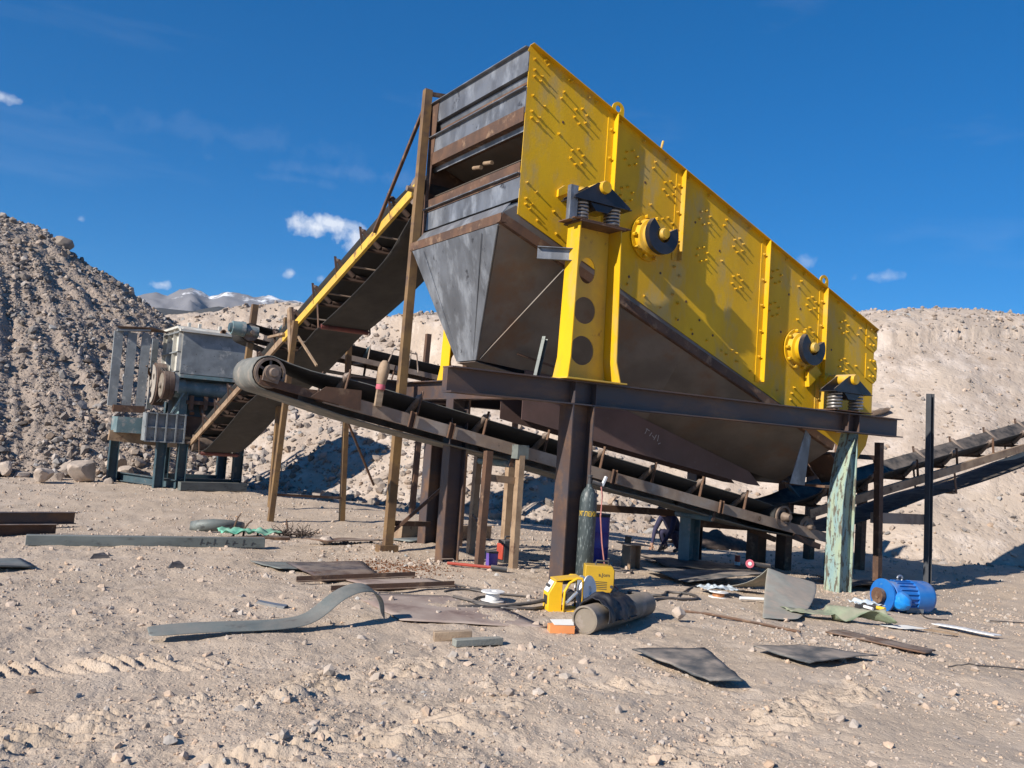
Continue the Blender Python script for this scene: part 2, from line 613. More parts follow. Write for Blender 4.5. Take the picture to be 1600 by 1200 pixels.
def ground_h(u, v):
    h = g0(u, v)
    near = 1 - sstep(60, 140, np.hypot(u, v))
    h = h + .05 * fbm(u * .35 + 3, v * .35, 3) * near
    h = h + .035 * fbm(u * 1.5 + 9, v * 1.5 + 4, 3) * near
    corner = sstep(6.8, 4.6, v) * sstep(5.0, 1.2, u)
    rough = .45 + .8 * sstep(-.12, .3, fbm(u * .5 + 40, v * .5 + 7, 2)) + .8 * corner
    lump = fbm(u * 4.5, v * 4.5 + 3, 3, .6)
    bill = np.abs(perlin(u * 9 + 5, v * 9)) + .5 * np.abs(perlin(u * 19, v * 19 + 8))
    fine = np.abs(perlin(u * 34 + 2, v * 34 + 1))
    h = h + (.013 * np.clip(lump, -.25, 1) * rough + .0105 * (bill - .3) * (.15 + rough) + .007 * (fine - .25)) * near
    # wheel rut with soft berms crossing the near corner
    d, t = seg_dist(u, v, (2.35, 5.75), (3.3, 3.2))
    h = h + near * (-.03 * sstep(.22, .05, d) + .05 * np.abs(perlin(u * 10 + 3, v * 10)) * sstep(.2, .0, np.abs(d - .3)))
    for a, b, w in TRACKS:
        d, t = seg_dist(u, v, a, b)
        L = math.hypot(b[0] - a[0], b[1] - a[1])
        sd = ((b[0] - a[0]) * (v - a[1]) - (b[1] - a[1]) * (u - a[0])) / L
        ends = sstep(0, .10, t) * sstep(1, .90, t)
        win = sstep(w * 1.2, w * .85, d) * ends
        ph = (t * L + .75 * sd + .05 * fbm(u * 2.5, v * 2.5, 3)) / .135
        lug = np.abs((ph % 1) - .5) * 2
        brk = sstep(-.1, .25, fbm(u * 1.3 + 70, v * 1.3, 3))
        h = h + win * (-.022 + .068 * sstep(.42, .62, lug) * (.25 + .75 * brk))
        h = h + (.008 + .02 * np.abs(perlin(u * 13, v * 13 + 4))) * sstep(.14, .0, np.abs(d - w * 1.2)) * ends * brk
    # ruts and clods in the churned near corner
    return h


def G(u, v):
    return float(ground_h(np.array([float(u)]), np.array([float(v)]))[0])


def grid_mesh(name, X, Y, Zz, mat, keep=None, smooth=True):
    nr, nc = X.shape
    co = np.stack([X, Y, Zz], -1).reshape(-1, 3).astype(np.float32)
    i = np.arange(nr - 1)[:, None] * nc + np.arange(nc - 1)[None, :]
    q = np.stack([i, i + 1, i + nc + 1, i + nc], -1).reshape(-1, 4)
    if keep is not None:
        kv = keep.reshape(-1)
        q = q[kv[q].any(1)]
        used = np.zeros(len(co), bool)
        used[q.ravel()] = True
        remap = np.cumsum(used) - 1
        co = co[used]
        q = remap[q]
    return raw_mesh(name, co, q, mat, smooth)


def raw_mesh(name, co, q, mat, smooth=False):
    me = bpy.data.meshes.new(name)
    nf, k = q.shape
    me.vertices.add(len(co))
    me.vertices.foreach_set('co', co.astype(np.float32).ravel())
    me.loops.add(nf * k)
    me.loops.foreach_set('vertex_index', q.astype(np.int32).ravel())
    me.polygons.add(nf)
    me.polygons.foreach_set('loop_start', np.arange(0, nf * k, k, dtype=np.int32))
    me.polygons.foreach_set('loop_total', np.full(nf, k, dtype=np.int32))
    me.polygons.foreach_set('use_smooth', np.full(nf, smooth, dtype=bool))
    me.update(calc_edges=True)
    me.validate()
    me.materials.append(mat)
    o = bpy.data.objects.new(name, me)
    COL.objects.link(o)
    return o


PSI = _y   # azimuth of the view, clockwise from +Y
SOIL = M('dusty_soil', (.465, .370, .285), (.40, .318, .242), .55, .95, 0, .9, 55, c3=(.49, .40, .318), t3=.57, s3=2.2, sharp=.25, spec=.15, c4=(.28, .23, .195), t4=.66, s4=26)
HILLM = M('hillside_soil', (.42, .345, .28), (.35, .283, .23), .35, .95, 0, .9, 20, c3=(.50, .425, .365), t3=.58, s3=1.1, sharp=.25, spec=.15, c4=(.27, .225, .19), t4=.68, s4=9)
PILEM = M('rubble_fines', (.33, .265, .215), (.25, .205, .17), .5, .95, 0, .9, 20, c3=(.40, .325, .27), t3=.60, s3=.5, sharp=.2, spec=.15, c4=(.17, .15, .14), t4=.64, s4=7)
ROCKM = M('broken_stone', (.37, .31, .265), (.28, .24, .21), 6, .92, 0, .5, 30, spec=.2, var='rc')
PEBM = M('gravel_stone', (.47, .38, .31), (.40, .325, .265), 9, .95, 0, .4, 50, spec=.15, var='rc')


def crumbs(m, sc, dist):
    nt = m.node_tree
    N, L = nt.nodes.new, nt.links.new
    tc = N('ShaderNodeTexCoord')
    prev = None
    for k, (s_, d_) in enumerate(((sc, dist), (sc * 2.7, dist * .5))):
        vo = N('ShaderNodeTexVoronoi')
        vo.inputs['Scale'].default_value = s_
        vo.inputs['Randomness'].default_value = 1
        L(tc.outputs['Object'], vo.inputs['Vector'])
        nz = N('ShaderNodeTexNoise')
        nz.inputs['Scale'].default_value = s_ * .35
        nz.inputs['Detail'].default_value = 4
        L(tc.outputs['Object'], nz.inputs['Vector'])
        mr = N('ShaderNodeMapRange')
        mr.inputs['From Min'].default_value = .46
        mr.inputs['From Max'].default_value = .66
        L(nz.outputs['Fac'], mr.inputs['Value'])
        mu = N('ShaderNodeMath')
        mu.operation = 'MULTIPLY'
        L(vo.outputs['Distance'], mu.inputs[0])
        L(mr.outputs[0], mu.inputs[1])
        bp = N('ShaderNodeBump')
        bp.invert = True
        bp.inputs['Strength'].default_value = 1
        bp.inputs['Distance'].default_value = d_
        L(mu.outputs[0], bp.inputs['Height'])
        b = nt.nodes['Principled BSDF']
        src = b.inputs['Normal'].links[0].from_socket if b.inputs['Normal'].links else None
        if src:
            L(src, bp.inputs['Normal'])
        L(bp.outputs[0], b.inputs['Normal'])


crumbs(SOIL, 26, .007)
crumbs(HILLM, 7, .035)
crumbs(PILEM, 8, .06)


def make_ground():
    fine = np.radians(np.arange(-40, 40.01, .12)) + PSI
    rest = np.radians(np.arange(40, 320.01, 4)[1:-1]) + PSI
    az = np.concatenate([fine, rest, fine[:1] + 2 * np.pi])
    r = [.5]
    while r[-1] < 3.2:
        r.append(r[-1] * 1.05)
    while r[-1] < 16:
        r.append(r[-1] * 1.0048)
    while r[-1] < 45:
        r.append(r[-1] * 1.011)
    while r[-1] < 12000:
        r.append(r[-1] * 1.22)
    r = np.array(r)
    Rr, A = np.meshgrid(r, az, indexing='ij')
    X, Y = Rr * np.sin(A), Rr * np.cos(A)
    o = grid_mesh('ground', X, Y, ground_h(X, Y), SOIL)
    tag(o, 'dusty pinkish-beige trodden soil with tyre tracks and clods', kind='structure')
    c = MB()
    c.poly([(.5 * math.sin(a), .5 * math.cos(a), -.02) for a in np.linspace(0, 2 * math.pi, 40)[:-1]], [tuple(range(39))])
    return o


make_ground()

TOE = [(-60, 50), (-12, 41), (3, 37.5), (7.4, 31.5), (10.4, 27.0), (12.2, 23.6), (14.5, 21.3), (18.0, 19.6), (20.4, 15.6), (21.6, 13.4), (25, 11.2), (32, 8.0), (45, 2), (80, -10)]


def hill_d(u, v):
    best = np.full(u.shape, 1e9)
    sgn = np.ones(u.shape)
    for a, b in zip(TOE[:-1], TOE[1:]):
        d, t = seg_dist(u, v, a, b)
        side = np.sign((b[0] - a[0]) * (v - a[1]) - (b[1] - a[1]) * (u - a[0]))
        m = d < best
        best = np.where(m, d, best)
        sgn = np.where(m, side, sgn)
    return best * sgn


def hill_h(u, v):
    d = hill_d(u, v) + .4 * fbm(u * .22, v * .22 + 5, 3)
    top = 7.35 + 1.3 * sstep(25, 36, u) + .45 * fbm(u * .12 + 5, v * .12, 3) - .35 * np.exp(-((u - 8.7) ** 2 / 12 + (v - 44) ** 2 / 90)) + 1.3 * np.exp(-((u - 13.6) ** 2 / 10 + (v - 43) ** 2 / 40)) + .35
    k = np.where(u > 17, .72, .62)
    x = d * k
    h = np.minimum(x, top)
    h = np.where(x > top - 1.2, top - .5 * np.maximum(0, (top + .9 - x)) ** 2 * .3 * (x < top + .9) - .05, h)
    h = np.minimum(h, x + .25)
    sl = sstep(0, 1.5, d) * sstep(16, 11, d)
    h = h + sl * (.14 * fbm(u * .5 + 1, v * .5, 4) + .05 * fbm(u * 3, v * 3, 3)) + .16 * sstep(8, 12, d) * fbm(u * 1.1, v * 1.1, 4)
    return h - .4


def make_hill():
    az = np.radians(np.arange(-34, 38, .14)) + PSI
    r = np.exp(np.linspace(math.log(14), math.log(150), 280))
    Rr, A = np.meshgrid(r, az, indexing='ij')
    X, Y = Rr * np.sin(A), Rr * np.cos(A)
    H = hill_h(X, Y)
    D = hill_d(X, Y)
    o = grid_mesh('hillside', X, Y, H, HILLM, keep=D > -1.2)
    tag(o, 'long beige spoil bank rising behind the machines', kind='structure')


make_hill()

APEX = np.array([1.75, 47.5, 11.3])


def pile_h(u, v):
    du, dv = u - APEX[0], v - APEX[1]
    r = np.hypot(du, dv)
    th = np.arctan2(du, -dv)
    rr = np.sqrt(r * r + 1.4)
    h = APEX[2] - .652 * rr
    h = h + .30 * fbm(th * 9 + 3, r * .12, 4) * sstep(1, 6, r) + .30 * fbm(u * .45, v * .45, 4) + .08 * fbm(u * 2.6, v * 2.6, 3)
    h = h + .12 * fbm(th * 30, r * .2, 3) * sstep(4, 9, r)
    return h


def make_pile():
    az = np.radians(np.arange(-36, -2, .11)) + PSI
    r = np.exp(np.linspace(math.log(26.5), math.log(66), 260))
    Rr, A = np.meshgrid(r, az, indexing='ij')
    X, Y = Rr * np.sin(A), Rr * np.cos(A)
    H = pile_h(X, Y)
    o = grid_mesh('rubble_pile', X, Y, H, PILEM, keep=H > -.7)
    tag(o, 'tall grey cone of crushed rubble at the left edge', kind='structure')


make_pile()

# ---- stones
_phi = (1 + 5 ** .5) / 2
ICO_V = np.array([(-1, _phi, 0), (1, _phi, 0), (-1, -_phi, 0), (1, -_phi, 0), (0, -1, _phi), (0, 1, _phi), (0, -1, -_phi), (0, 1, -_phi), (_phi, 0, -1), (_phi, 0, 1), (-_phi, 0, -1), (-_phi, 0, 1)], float)
ICO_V /= np.linalg.norm(ICO_V[0])
ICO_F = np.array([(0, 11, 5), (0, 5, 1), (0, 1, 7), (0, 7, 10), (0, 10, 11), (1, 5, 9), (5, 11, 4), (11, 10, 2), (10, 7, 6), (7, 1, 8), (3, 9, 4), (3, 4, 2), (3, 2, 6), (3, 6, 8), (3, 8, 9), (4, 9, 5), (2, 4, 11), (6, 2, 10), (8, 6, 7), (9, 8, 1)])


def _subdiv(V, F):
    V = [tuple(x) for x in V]
    cache, out = {}, []

    def mid(i, j):
        k = (min(i, j), max(i, j))
        if k not in cache:
            m = np.array(V[i]) + np.array(V[j])
            V.append(tuple(m / np.linalg.norm(m)))
            cache[k] = len(V) - 1
        return cache[k]
    for a, b, c in F:
        x, y, z = mid(a, b), mid(b, c), mid(c, a)
        out += [(a, x, z), (b, y, x), (c, z, y), (x, y, z)]
    return np.array(V), np.array(out)


ICO2_V, ICO2_F = _subdiv(ICO_V, ICO_F)


def _chip(V, n, rr):
    V = V.copy()
    for _ in range(n):
        nn = rr.normal(size=3)
        nn /= np.linalg.norm(nn)
        e = V @ nn - rr.uniform(.45, .8)
        V = V - np.clip(e, 0, None)[:, None] * nn * .95
    return V + rr.normal(0, .03, V.shape)


VAR = [_chip(ICO_V * 1.1, 6, RNG) for _ in range(16)]
VAR2 = [_chip(ICO2_V * 1.1, 9, RNG) for _ in range(16)]


def stones(name, pos, size, mat, tone, parent=None, label=None, flat=.7, fine=False):
    n = len(pos)
    FF, nv = (ICO2_F, 42) if fine else (ICO_F, 12)
    V = np.stack(VAR2 if fine else VAR)[RNG.integers(0, 16, n)]
    sc = size[:, None] * RNG.uniform(.6, 1.25, (n, 3))
    sc[:, 2] *= flat
    V = V * sc[:, None, :]
    q = RNG.normal(size=(n, 4))
    q[:, 1:3] *= .45
    q /= np.linalg.norm(q, axis=1, keepdims=True)
    w, x, y, z = q.T
    R = np.stack([np.stack([1 - 2 * (y * y + z * z), 2 * (x * y - z * w), 2 * (x * z + y * w)], -1),
                  np.stack([2 * (x * y + z * w), 1 - 2 * (x * x + z * z), 2 * (y * z - x * w)], -1),
                  np.stack([2 * (x * z - y * w), 2 * (y * z + x * w), 1 - 2 * (x * x + y * y)], -1)], 1)
    V = np.einsum('nij,nkj->nki', R, V) + pos[:, None, :]
    F = (FF[None] + (np.arange(n) * nv)[:, None, None]).reshape(-1, 3)
    o = raw_mesh(name, V.reshape(-1, 3), F, mat)
    at = o.data.attributes.new('rc', 'FLOAT_COLOR', 'POINT')
    c = np.ones((n, nv, 4), np.float32)
    c[:, :, :3] = np.asarray(tone)[:, None, :]
    at.data.foreach_set('color', c.ravel())
    if parent is not None:
        o.parent = parent
    tag(o, label, kind='stuff')
    return o


def tones(n, lo, hi, warm=.06):
    t = RNG.uniform(lo, hi, (n, 1))
    w = RNG.normal(0, warm, (n, 1))
    return np.clip(np.concatenate([t * (1 + w), t, t * (1 - w)], 1), .05, 2)


def polar_pts(n, r0, r1, a0, a1, pw=2.0):
    r = np.exp(RNG.uniform(math.log(r0), math.log(r1), n))
    a = np.radians(RNG.uniform(a0, a1, n)) + PSI
    return r * np.sin(a), r * np.cos(a), r


# loose gravel and clods on the yard: many crumbs, few stones
u, v, r = polar_pts(86000, 3.6, 32, -33, 33)
dens = fbm(u * .6 + 11, v * .6, 3)
k = (RNG.random(len(u)) < .18 + 1.5 * np.clip(dens + .08, 0, .6) + .5 * sstep(7.5, 4.5, v) * sstep(6, 1, u))
u, v, r = u[k], v[k], r[k]
sz = .0042 * np.exp(RNG.exponential(.40, len(u))) * (r / 5) ** .7
sz = np.minimum(sz, .05)
stones('gravel', np.stack([u, v, ground_h(u, v) + sz * .1], -1), sz, PEBM, tones(len(u), .84, 1.04), label='loose gravel and small clods scattered over the yard', flat=.85)
u, v, r = polar_pts(650, 3.8, 30, -34, 34)
sz = np.minimum(.008 * np.exp(RNG.exponential(.5, len(u))) * (r / 5) ** .5, .05)
stones('loose_stones', np.stack([u, v, ground_h(u, v) + sz * .1], -1), sz, PEBM, tones(len(u), .78, 1.02), label='larger loose stones scattered over the yard', fine=True)
# coarser stones in the drift against the bank foot
n = 32000
r_ = np.exp(RNG.uniform(math.log(18), math.log(48), n))
a_ = np.radians(RNG.uniform(-22, 36, n)) + PSI
u, v = r_ * np.sin(a_), r_ * np.cos(a_)
d = hill_d(u, v)
H = hill_h(u, v)
mid = (u < 18.5)
pr = np.where(mid, 1.0 * sstep(8.0, 2.0, d) + .35 + .5 * sstep(9, 11.5, d), .30 + .40 * sstep(8.5, 11.5, d)) * (d > -.8) * (d < 16)
pr *= .55 + .9 * sstep(-.1, .25, fbm(u * .35, v * .35, 3))
k = RNG.random(n) < pr
u, v, d, H, mid = u[k], v[k], d[k], H[k], mid[k]
sz = np.where(mid, .040, .032) * np.exp(RNG.exponential(.52, len(u)))
sz = np.minimum(sz * np.where(d > 8.5, 1.25, 1.0), .42)
sz = np.where(mid, np.minimum(sz, .2), np.minimum(sz, .11))
gl = ground_h(u, v)
tn = tones(len(u), .62, 1.15)
tn[~mid] *= 1.06
stones('bank_rubble', np.stack([u, v, np.maximum(H, gl) + sz * .15], -1), sz, ROCKM, tn, label='broken stones lying on the spoil bank')
# stone skin of the big cone
n = 38000
a_ = np.radians(RNG.uniform(-35, -8, n)) + PSI
r_ = RNG.uniform(27, 50, n)
u, v = r_ * np.sin(a_), r_ * np.cos(a_)
H = pile_h(u, v)
streak = fbm(np.arctan2(u - APEX[0], APEX[1] - v) * 7 + 2, np.hypot(u - APEX[0], v - APEX[1]) * .12, 3)
k = (H > -.5) & (RNG.random(n) < .35 + .9 * sstep(-.2, .15, streak))
u, v, H = u[k], v[k], H[k]
sz = .036 * np.exp(RNG.exponential(.42, len(u)))
sz = np.minimum(sz, .20)
stones('pile_rubble', np.stack([u, v, H + sz * .2], -1), sz, ROCKM, tones(len(u), .42, 1.18), label='broken stones covering the tall rubble cone', flat=.8)


# ---- boulders one can count
def boulder(u, v, z, s, label, seed, squash=(1, 1, .8), tone=1.0, group='boulders along the pile foot'):
    bm = bmesh.new()
    bmesh.ops.create_icosphere(bm, subdivisions=3, radius=1)
    rr = np.random.default_rng(seed)
    planes = [(Vector(rr.normal(size=3)).normalized(), rr.uniform(.5, .82)) for _ in range(15)]
    sx, sy, sz_ = squash
    for vt in bm.verts:
        p = vt.co.copy()
        for nrm, dd in planes:
            e = p.dot(nrm) - dd
            if e > 0:
                p -= nrm * e * .92
        nn = float(perlin(np.array([p.x * 2.2 + seed]), np.array([p.y * 2.2 + p.z * 1.7]))[0])
        p *= 1 + .12 * nn
        vt.co = Vector((p.x * sx * s, p.y * sy * s, p.z * sz_ * s))
    me = bpy.data.meshes.new('boulder')
    bm.to_mesh(me)
    bm.free()
    me.polygons.foreach_set('use_smooth', [True] * len(me.polygons))
    me.set_sharp_from_angle(angle=math.radians(16))
    at = me.attributes.new('rc', 'FLOAT_COLOR', 'POINT')
    at.data.foreach_set('color', [c for _ in me.vertices for c in (tone * 1.02, tone, tone * .97, 1)])
    me.materials.append(ROCKM)
    o = bpy.data.objects.new('boulder', me)
    COL.objects.link(o)
    o.location = (u, v, z)
    o.rotation_euler = (0, 0, rr.uniform(0, 6))
    return tag(o, label, 'boulder', group)


BL = 'pale boulder lying at the foot of the tall rubble cone'
boulder(3.72, 28.9, .05, .52, 'large angular pale boulder, biggest of the row at the foot of the rubble cone', 5, (1.1, .9, .85), 1.15)
boulder(2.55, 27.9, .0, .36, 'rounded pale boulder just left of the biggest one at the cone foot', 8, (1, .9, .8), 1.25)
boulder(1.75, 29.8, .02, .38, 'pale boulder at the left picture edge at the cone foot', 9, (1, .9, .7), 1.2)
boulder(5.0, 29.6, .0, .34, 'pale boulder just right of the biggest one beside the crusher skid', 10, (1, 1, .85), 1.2)
boulder(4.9, 30.6, .3, .42, 'light boulder leaning on the slope behind the crusher skid', 13, (1, 1, .8), 1.15)
boulder(-.45, 39.0, float(pile_h(np.array([-.45]), np.array([39.0]))[0]) + .15, .55, 'big dark grey boulder embedded high in the rubble cone near the left edge', 21, (.9, .9, 1.1), .62, 'boulders stuck in the rubble cone')
boulder(4.0, 45.9, float(pile_h(np.array([4.0]), np.array([45.9]))[0]) + .1, .5, 'dark boulder perched on the skyline of the rubble cone', 22, (1.2, 1, .8), .72, 'boulders stuck in the rubble cone')
for i, (bu, bv, bs) in enumerate([(4.3, 28.2, .2), (3.1, 29.3, .24), (2.2, 29.6, .22), (4.5, 29.4, .26), (5.6, 31.0, .25), (1.4, 29.0, .2), (6.9, 30.6, .28), (7.5, 30.9, .34), (8.2, 30.2, .26), (5.2, 28.9, .18), (3.4, 30.2, .3), (.9, 30.6, .26)]):
    boulder(bu, bv, max(G(bu, bv), float(pile_h(np.array([bu]), np.array([bv]))[0])) + bs * .25, bs, 'small pale boulder in the loose row along the rubble cone and crusher feet', 40 + i, (1, .95, .8), RNG.uniform(.9, 1.2), 'small boulders along the cone foot')
for i, (bu, bv, bs) in enumerate([(9.6, 24.6, .26), (10.9, 24.2, .22), (12.0, 22.6, .34), (12.8, 22.0, .3), (13.4, 21.5, .26), (11.5, 23.0, .2), (9.9, 26.0, .24), (14.6, 20.6, .25)]):
    boulder(bu, bv, G(bu, bv) + bs * .3, bs, 'grey-beige boulder at the foot of the spoil bank behind the posts', 70 + i, (1, .95, .85), RNG.uniform(.75, 1.05), 'boulders at the bank foot')
boulder(25.2, 18.4, float(hill_h(np.array([25.2]), np.array([18.4]))[0]) + .2, .62, 'pale slab-like boulder on the skyline of the bank right of the yellow screen', 91, (1.5, 1, .5), 1.15, 'boulders on the bank crest')
boulder(6.85, 7.16, .06, .085, 'fist-sized pale stone right of the brown pipe end', 92, (1, 1, .9), 1.2, 'loose stones')
boulder(5.28, 13.4, .05, .13, 'pale stone beside rusty scrap left of the tall post', 93, (1.2, 1, .6), 1.3, 'loose stones')


# ---- far mountains
def make_mountains():
    ridge = [(-10, 500), (60, 498), (140, 480), (200, 468), (222, 463), (240, 461), (262, 462), (278, 459), (300, 454), (312, 459), (328, 467), (338, 464), (352, 459), (375, 461), (395, 463), (430, 468), (470, 475), (520, 482), (600, 495), (800, 520), (1100, 560), (1700, 640)]

    def ray(x, y):
        return fwd * _f + rgt * (x - 800) - upv * (y - 600)
    xs = np.linspace(-700, 1700, 520)
    rx = np.array([p[0] for p in ridge], float)
    ry = np.array([p[1] for p in ridge], float)
    ry2 = np.interp(xs, rx, ry)
    ry2 = np.where(xs < -10, 500 - (xs + 10) * .03, ry2)
    dist = 9000.0
    rows = 90
    X = np.zeros((rows, len(xs)))
    Y = X.copy()
    Hh = X.copy()
    for j, (x, y) in enumerate(zip(xs, ry2)):
        d = ray(x, y)
        hz = math.hypot(d.x, d.y)
        dx, dy, top = d.x / hz, d.y / hz, CAM_H + dist * d.z / hz
        for i in range(rows):
            t = i / (rows - 1)
            rr = dist - 4200 * (1 - t) if t < .8 else dist + (t - .8) * 9000
            w = t / .8 if t < .8 else 1 - (t - .8) / .2 * 1.0
            X[i, j], Y[i, j] = dx * (dist - 4200 + (t / .8) * 4200 if t < .8 else dist + (t - .8) / .2 * 2500), 0
            rr = (dist - 4200 + (t / .8) * 4200) if t < .8 else dist + (t - .8) / .2 * 2500
            X[i, j], Y[i, j] = dx * rr, dy * rr
            Hh[i, j] = top * (w ** 1.35)
    nz = fbm(X / 900, Y / 900, 6, .55, ridged=True)
    t = np.linspace(0, 1, rows)[:, None]
    amp = np.clip(1 - np.abs(t - .8) / .8, 0, 1)
    Hh = Hh + 300 * (nz - .22) * sstep(0, .25, t) * (1 - .9 * sstep(.6, .8, t) * sstep(1, .8, t)) * .8 + 60 * fbm(X / 260, Y / 260, 4, ridged=True) * amp
    # dark nearer foothills
    m = bpy.data.materials.new('mountain_rock_and_snow')
    m.use_nodes = True
    nt = m.node_tree
    N, L = nt.nodes.new, nt.links.new
    b = nt.nodes['Principled BSDF']
    b.inputs['Roughness'].default_value = .95
    ge = N('ShaderNodeNewGeometry')
    sp = N('ShaderNodeSeparateXYZ')
    L(ge.outputs['Position'], sp.inputs[0])
    nzn = N('ShaderNodeTexNoise')
    nzn.inputs['Scale'].default_value = .0042
    nzn.inputs['Detail'].default_value = 9
    nzn.inputs['Roughness'].default_value = .7
    L(ge.outputs['Position'], nzn.inputs['Vector'])
    ma = N('ShaderNodeMath')
    ma.operation = 'MULTIPLY_ADD'
    L(nzn.outputs['Fac'], ma.inputs[0])
    ma.inputs[1].default_value = 950
    L(sp.outputs['Z'], ma.inputs[2])
    mr = N('ShaderNodeMapRange')
    mr.inputs['From Min'].default_value = 1690
    mr.inputs['From Max'].default_value = 1810
    L(ma.outputs[0], mr.inputs['Value'])
    mx = N('ShaderNodeMix')
    mx.data_type = 'RGBA'
    L(mr.outputs[0], mx.inputs['Factor'])
    mx.inputs[6].default_value = (.17, .165, .175, 1)
    mx.inputs[7].default_value = (.85, .87, .9, 1)
    L(mx.outputs[2], b.inputs['Base Color'])
    o = grid_mesh('mountains', X, Y, Hh, m)
    tag(o, 'snow-capped mountain range far behind the rubble cone', kind='structure')


make_mountains()


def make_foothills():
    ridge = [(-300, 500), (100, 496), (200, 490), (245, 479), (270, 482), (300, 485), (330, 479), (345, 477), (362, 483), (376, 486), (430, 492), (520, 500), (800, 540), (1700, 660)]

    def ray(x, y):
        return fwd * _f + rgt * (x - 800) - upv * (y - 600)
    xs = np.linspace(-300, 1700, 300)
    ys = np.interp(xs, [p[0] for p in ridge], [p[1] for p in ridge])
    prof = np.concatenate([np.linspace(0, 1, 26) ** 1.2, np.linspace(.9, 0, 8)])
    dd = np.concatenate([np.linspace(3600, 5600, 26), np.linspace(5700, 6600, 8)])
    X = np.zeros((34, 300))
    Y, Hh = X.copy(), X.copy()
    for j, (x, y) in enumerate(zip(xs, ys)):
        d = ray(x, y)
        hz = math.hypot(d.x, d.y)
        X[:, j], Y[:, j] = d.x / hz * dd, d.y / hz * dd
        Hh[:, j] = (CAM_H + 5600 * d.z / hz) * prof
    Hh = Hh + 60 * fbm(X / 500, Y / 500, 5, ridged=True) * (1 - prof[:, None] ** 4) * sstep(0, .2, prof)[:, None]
    o = grid_mesh('foothills', X, Y, Hh - 5, M('foothill_rock_cloud_shade', (.035, .036, .034), (.05, .046, .042), .004, .95))  # forest and dark rock tone, with cloud shadow put into the base colour
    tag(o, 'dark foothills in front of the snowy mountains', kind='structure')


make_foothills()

# ------------------------------------------------------------------ support frame under the screen
def support_frame():
    t = thing('support_frame', 'dark steel I-beam frame on columns carrying the yellow screen', 'steel frame', (9.6, 11.4, -.1))
    ib = P_I(.26, .32, .018, .014)
    m = MB().prof((5.15, 9.6, 2.48), (14.1, 9.6, 2.48), ib)
    m.box((5.152, 9.61, 2.34), (5.166, 9.72, 2.62))
    for x in (7.0, 7.35, 12.62, 12.9):      # web stiffeners
        m.box((x, 9.475, 2.342), (x + .012, 9.592, 2.618))
    m.build('main_beam', 'beam', t)
    MB().prof((5.35, 13.3, 2.48), (14.1, 13.3, 2.48), ib).build('main_beam', 'beam', t)
    MB().prof((6.27, 9.74, 2.47), (6.27, 13.16, 2.47), P_I(.2, .28, .014, .01)).build('cross_beam', 'beam', t)
    MB().prof((13.2, 9.74, 2.47), (13.2, 13.16, 2.47), P_I(.2, .28, .014, .01)).build('cross_beam', 'beam', t)
    hc = P_I(.3, .36, .018, .012)

    def column(u, v, z0, z1, prof=hc, mat='beam', up=(1, 0, 0)):
        m = MB().prof((u, v, z0), (u, v, z1), prof, Vector(up))
        return m.build('column', mat, t)
    column(7.16, 9.62, -.15, 2.318)
    column(6.27, 11.3, -.15, 2.328, P_I(.21, .27, .016, .012))
    # flaking green column, its flange cut to a taper under the beam
    m = MB()
    m.box((12.906, 9.50, -.45), (12.922, 9.80, 2.31))
    m.loft([[(x, 9.50, z), (x, 9.80, z), (x + .016, 9.80, z), (x + .016, 9.50, z)] for x, z in ((12.60, -.45), (12.60, 1.15), (12.64, 1.5), (12.74, 1.95), (12.83, 2.2), (12.86, 2.31))])
    m.prism([(12.617, 9.56, -.45), (12.905, 9.56, -.45), (12.905, 9.56, 2.31), (12.878, 9.56, 2.31), (12.757, 9.56, 1.95), (12.657, 9.56, 1.5), (12.617, 9.56, 1.15)], (0, .014, 0))
    m.build('column', 'flake', t)['label'] = 'column with flaking pale green paint'
    column(7.0, 13.3, -.2, 2.318, P_I(.26, .26, .016, .012))
    column(12.9, 13.2, -.5, 2.318, P_I(.26, .26, .016, .012))
    # rear columns under the low end
    m = MB().prof((12.02, 12.4, -.4), (12.02, 12.4, .78), P_I(.28, .26, .016, .012), Vector((1, 0, 0)))
    m.build('column', 'teal', t)
    column(14.35, 12.15, -.5, 1.5, P_R(.24, .2), 'rust')
    column(13.95, 12.5, -.5, .62, P_R(.3, .24), 'rust')
    column(17.4, 14.0, -.6, 2.2, P_R(.18, .18), 'rust')
    MB().bar((9.4, 12.62, .74), (14.6, 12.55, .58), .12, .12).build('cross_beam', 'rust', t)
    MB().bar((12.17, 12.38, .52), (14.6, 12.0, .44), .14, .17).build('cross_beam', 'rust', t)
    # bright end of a gusset and diagonal by the low end
    MB().prism([(11.95, 9.78, 2.31), (11.62, 9.78, 1.42), (11.98, 9.78, 1.40), (12.08, 9.78, 2.2)], (0, .012, 0)).build('gusset', 'raw', t)
    MB().prof((7.02, 10.5, 2.66), (7.22, 10.62, 3.3), P_C(.05, .1, .008)).build('brace', 'gun', t)
    return t


support_frame()


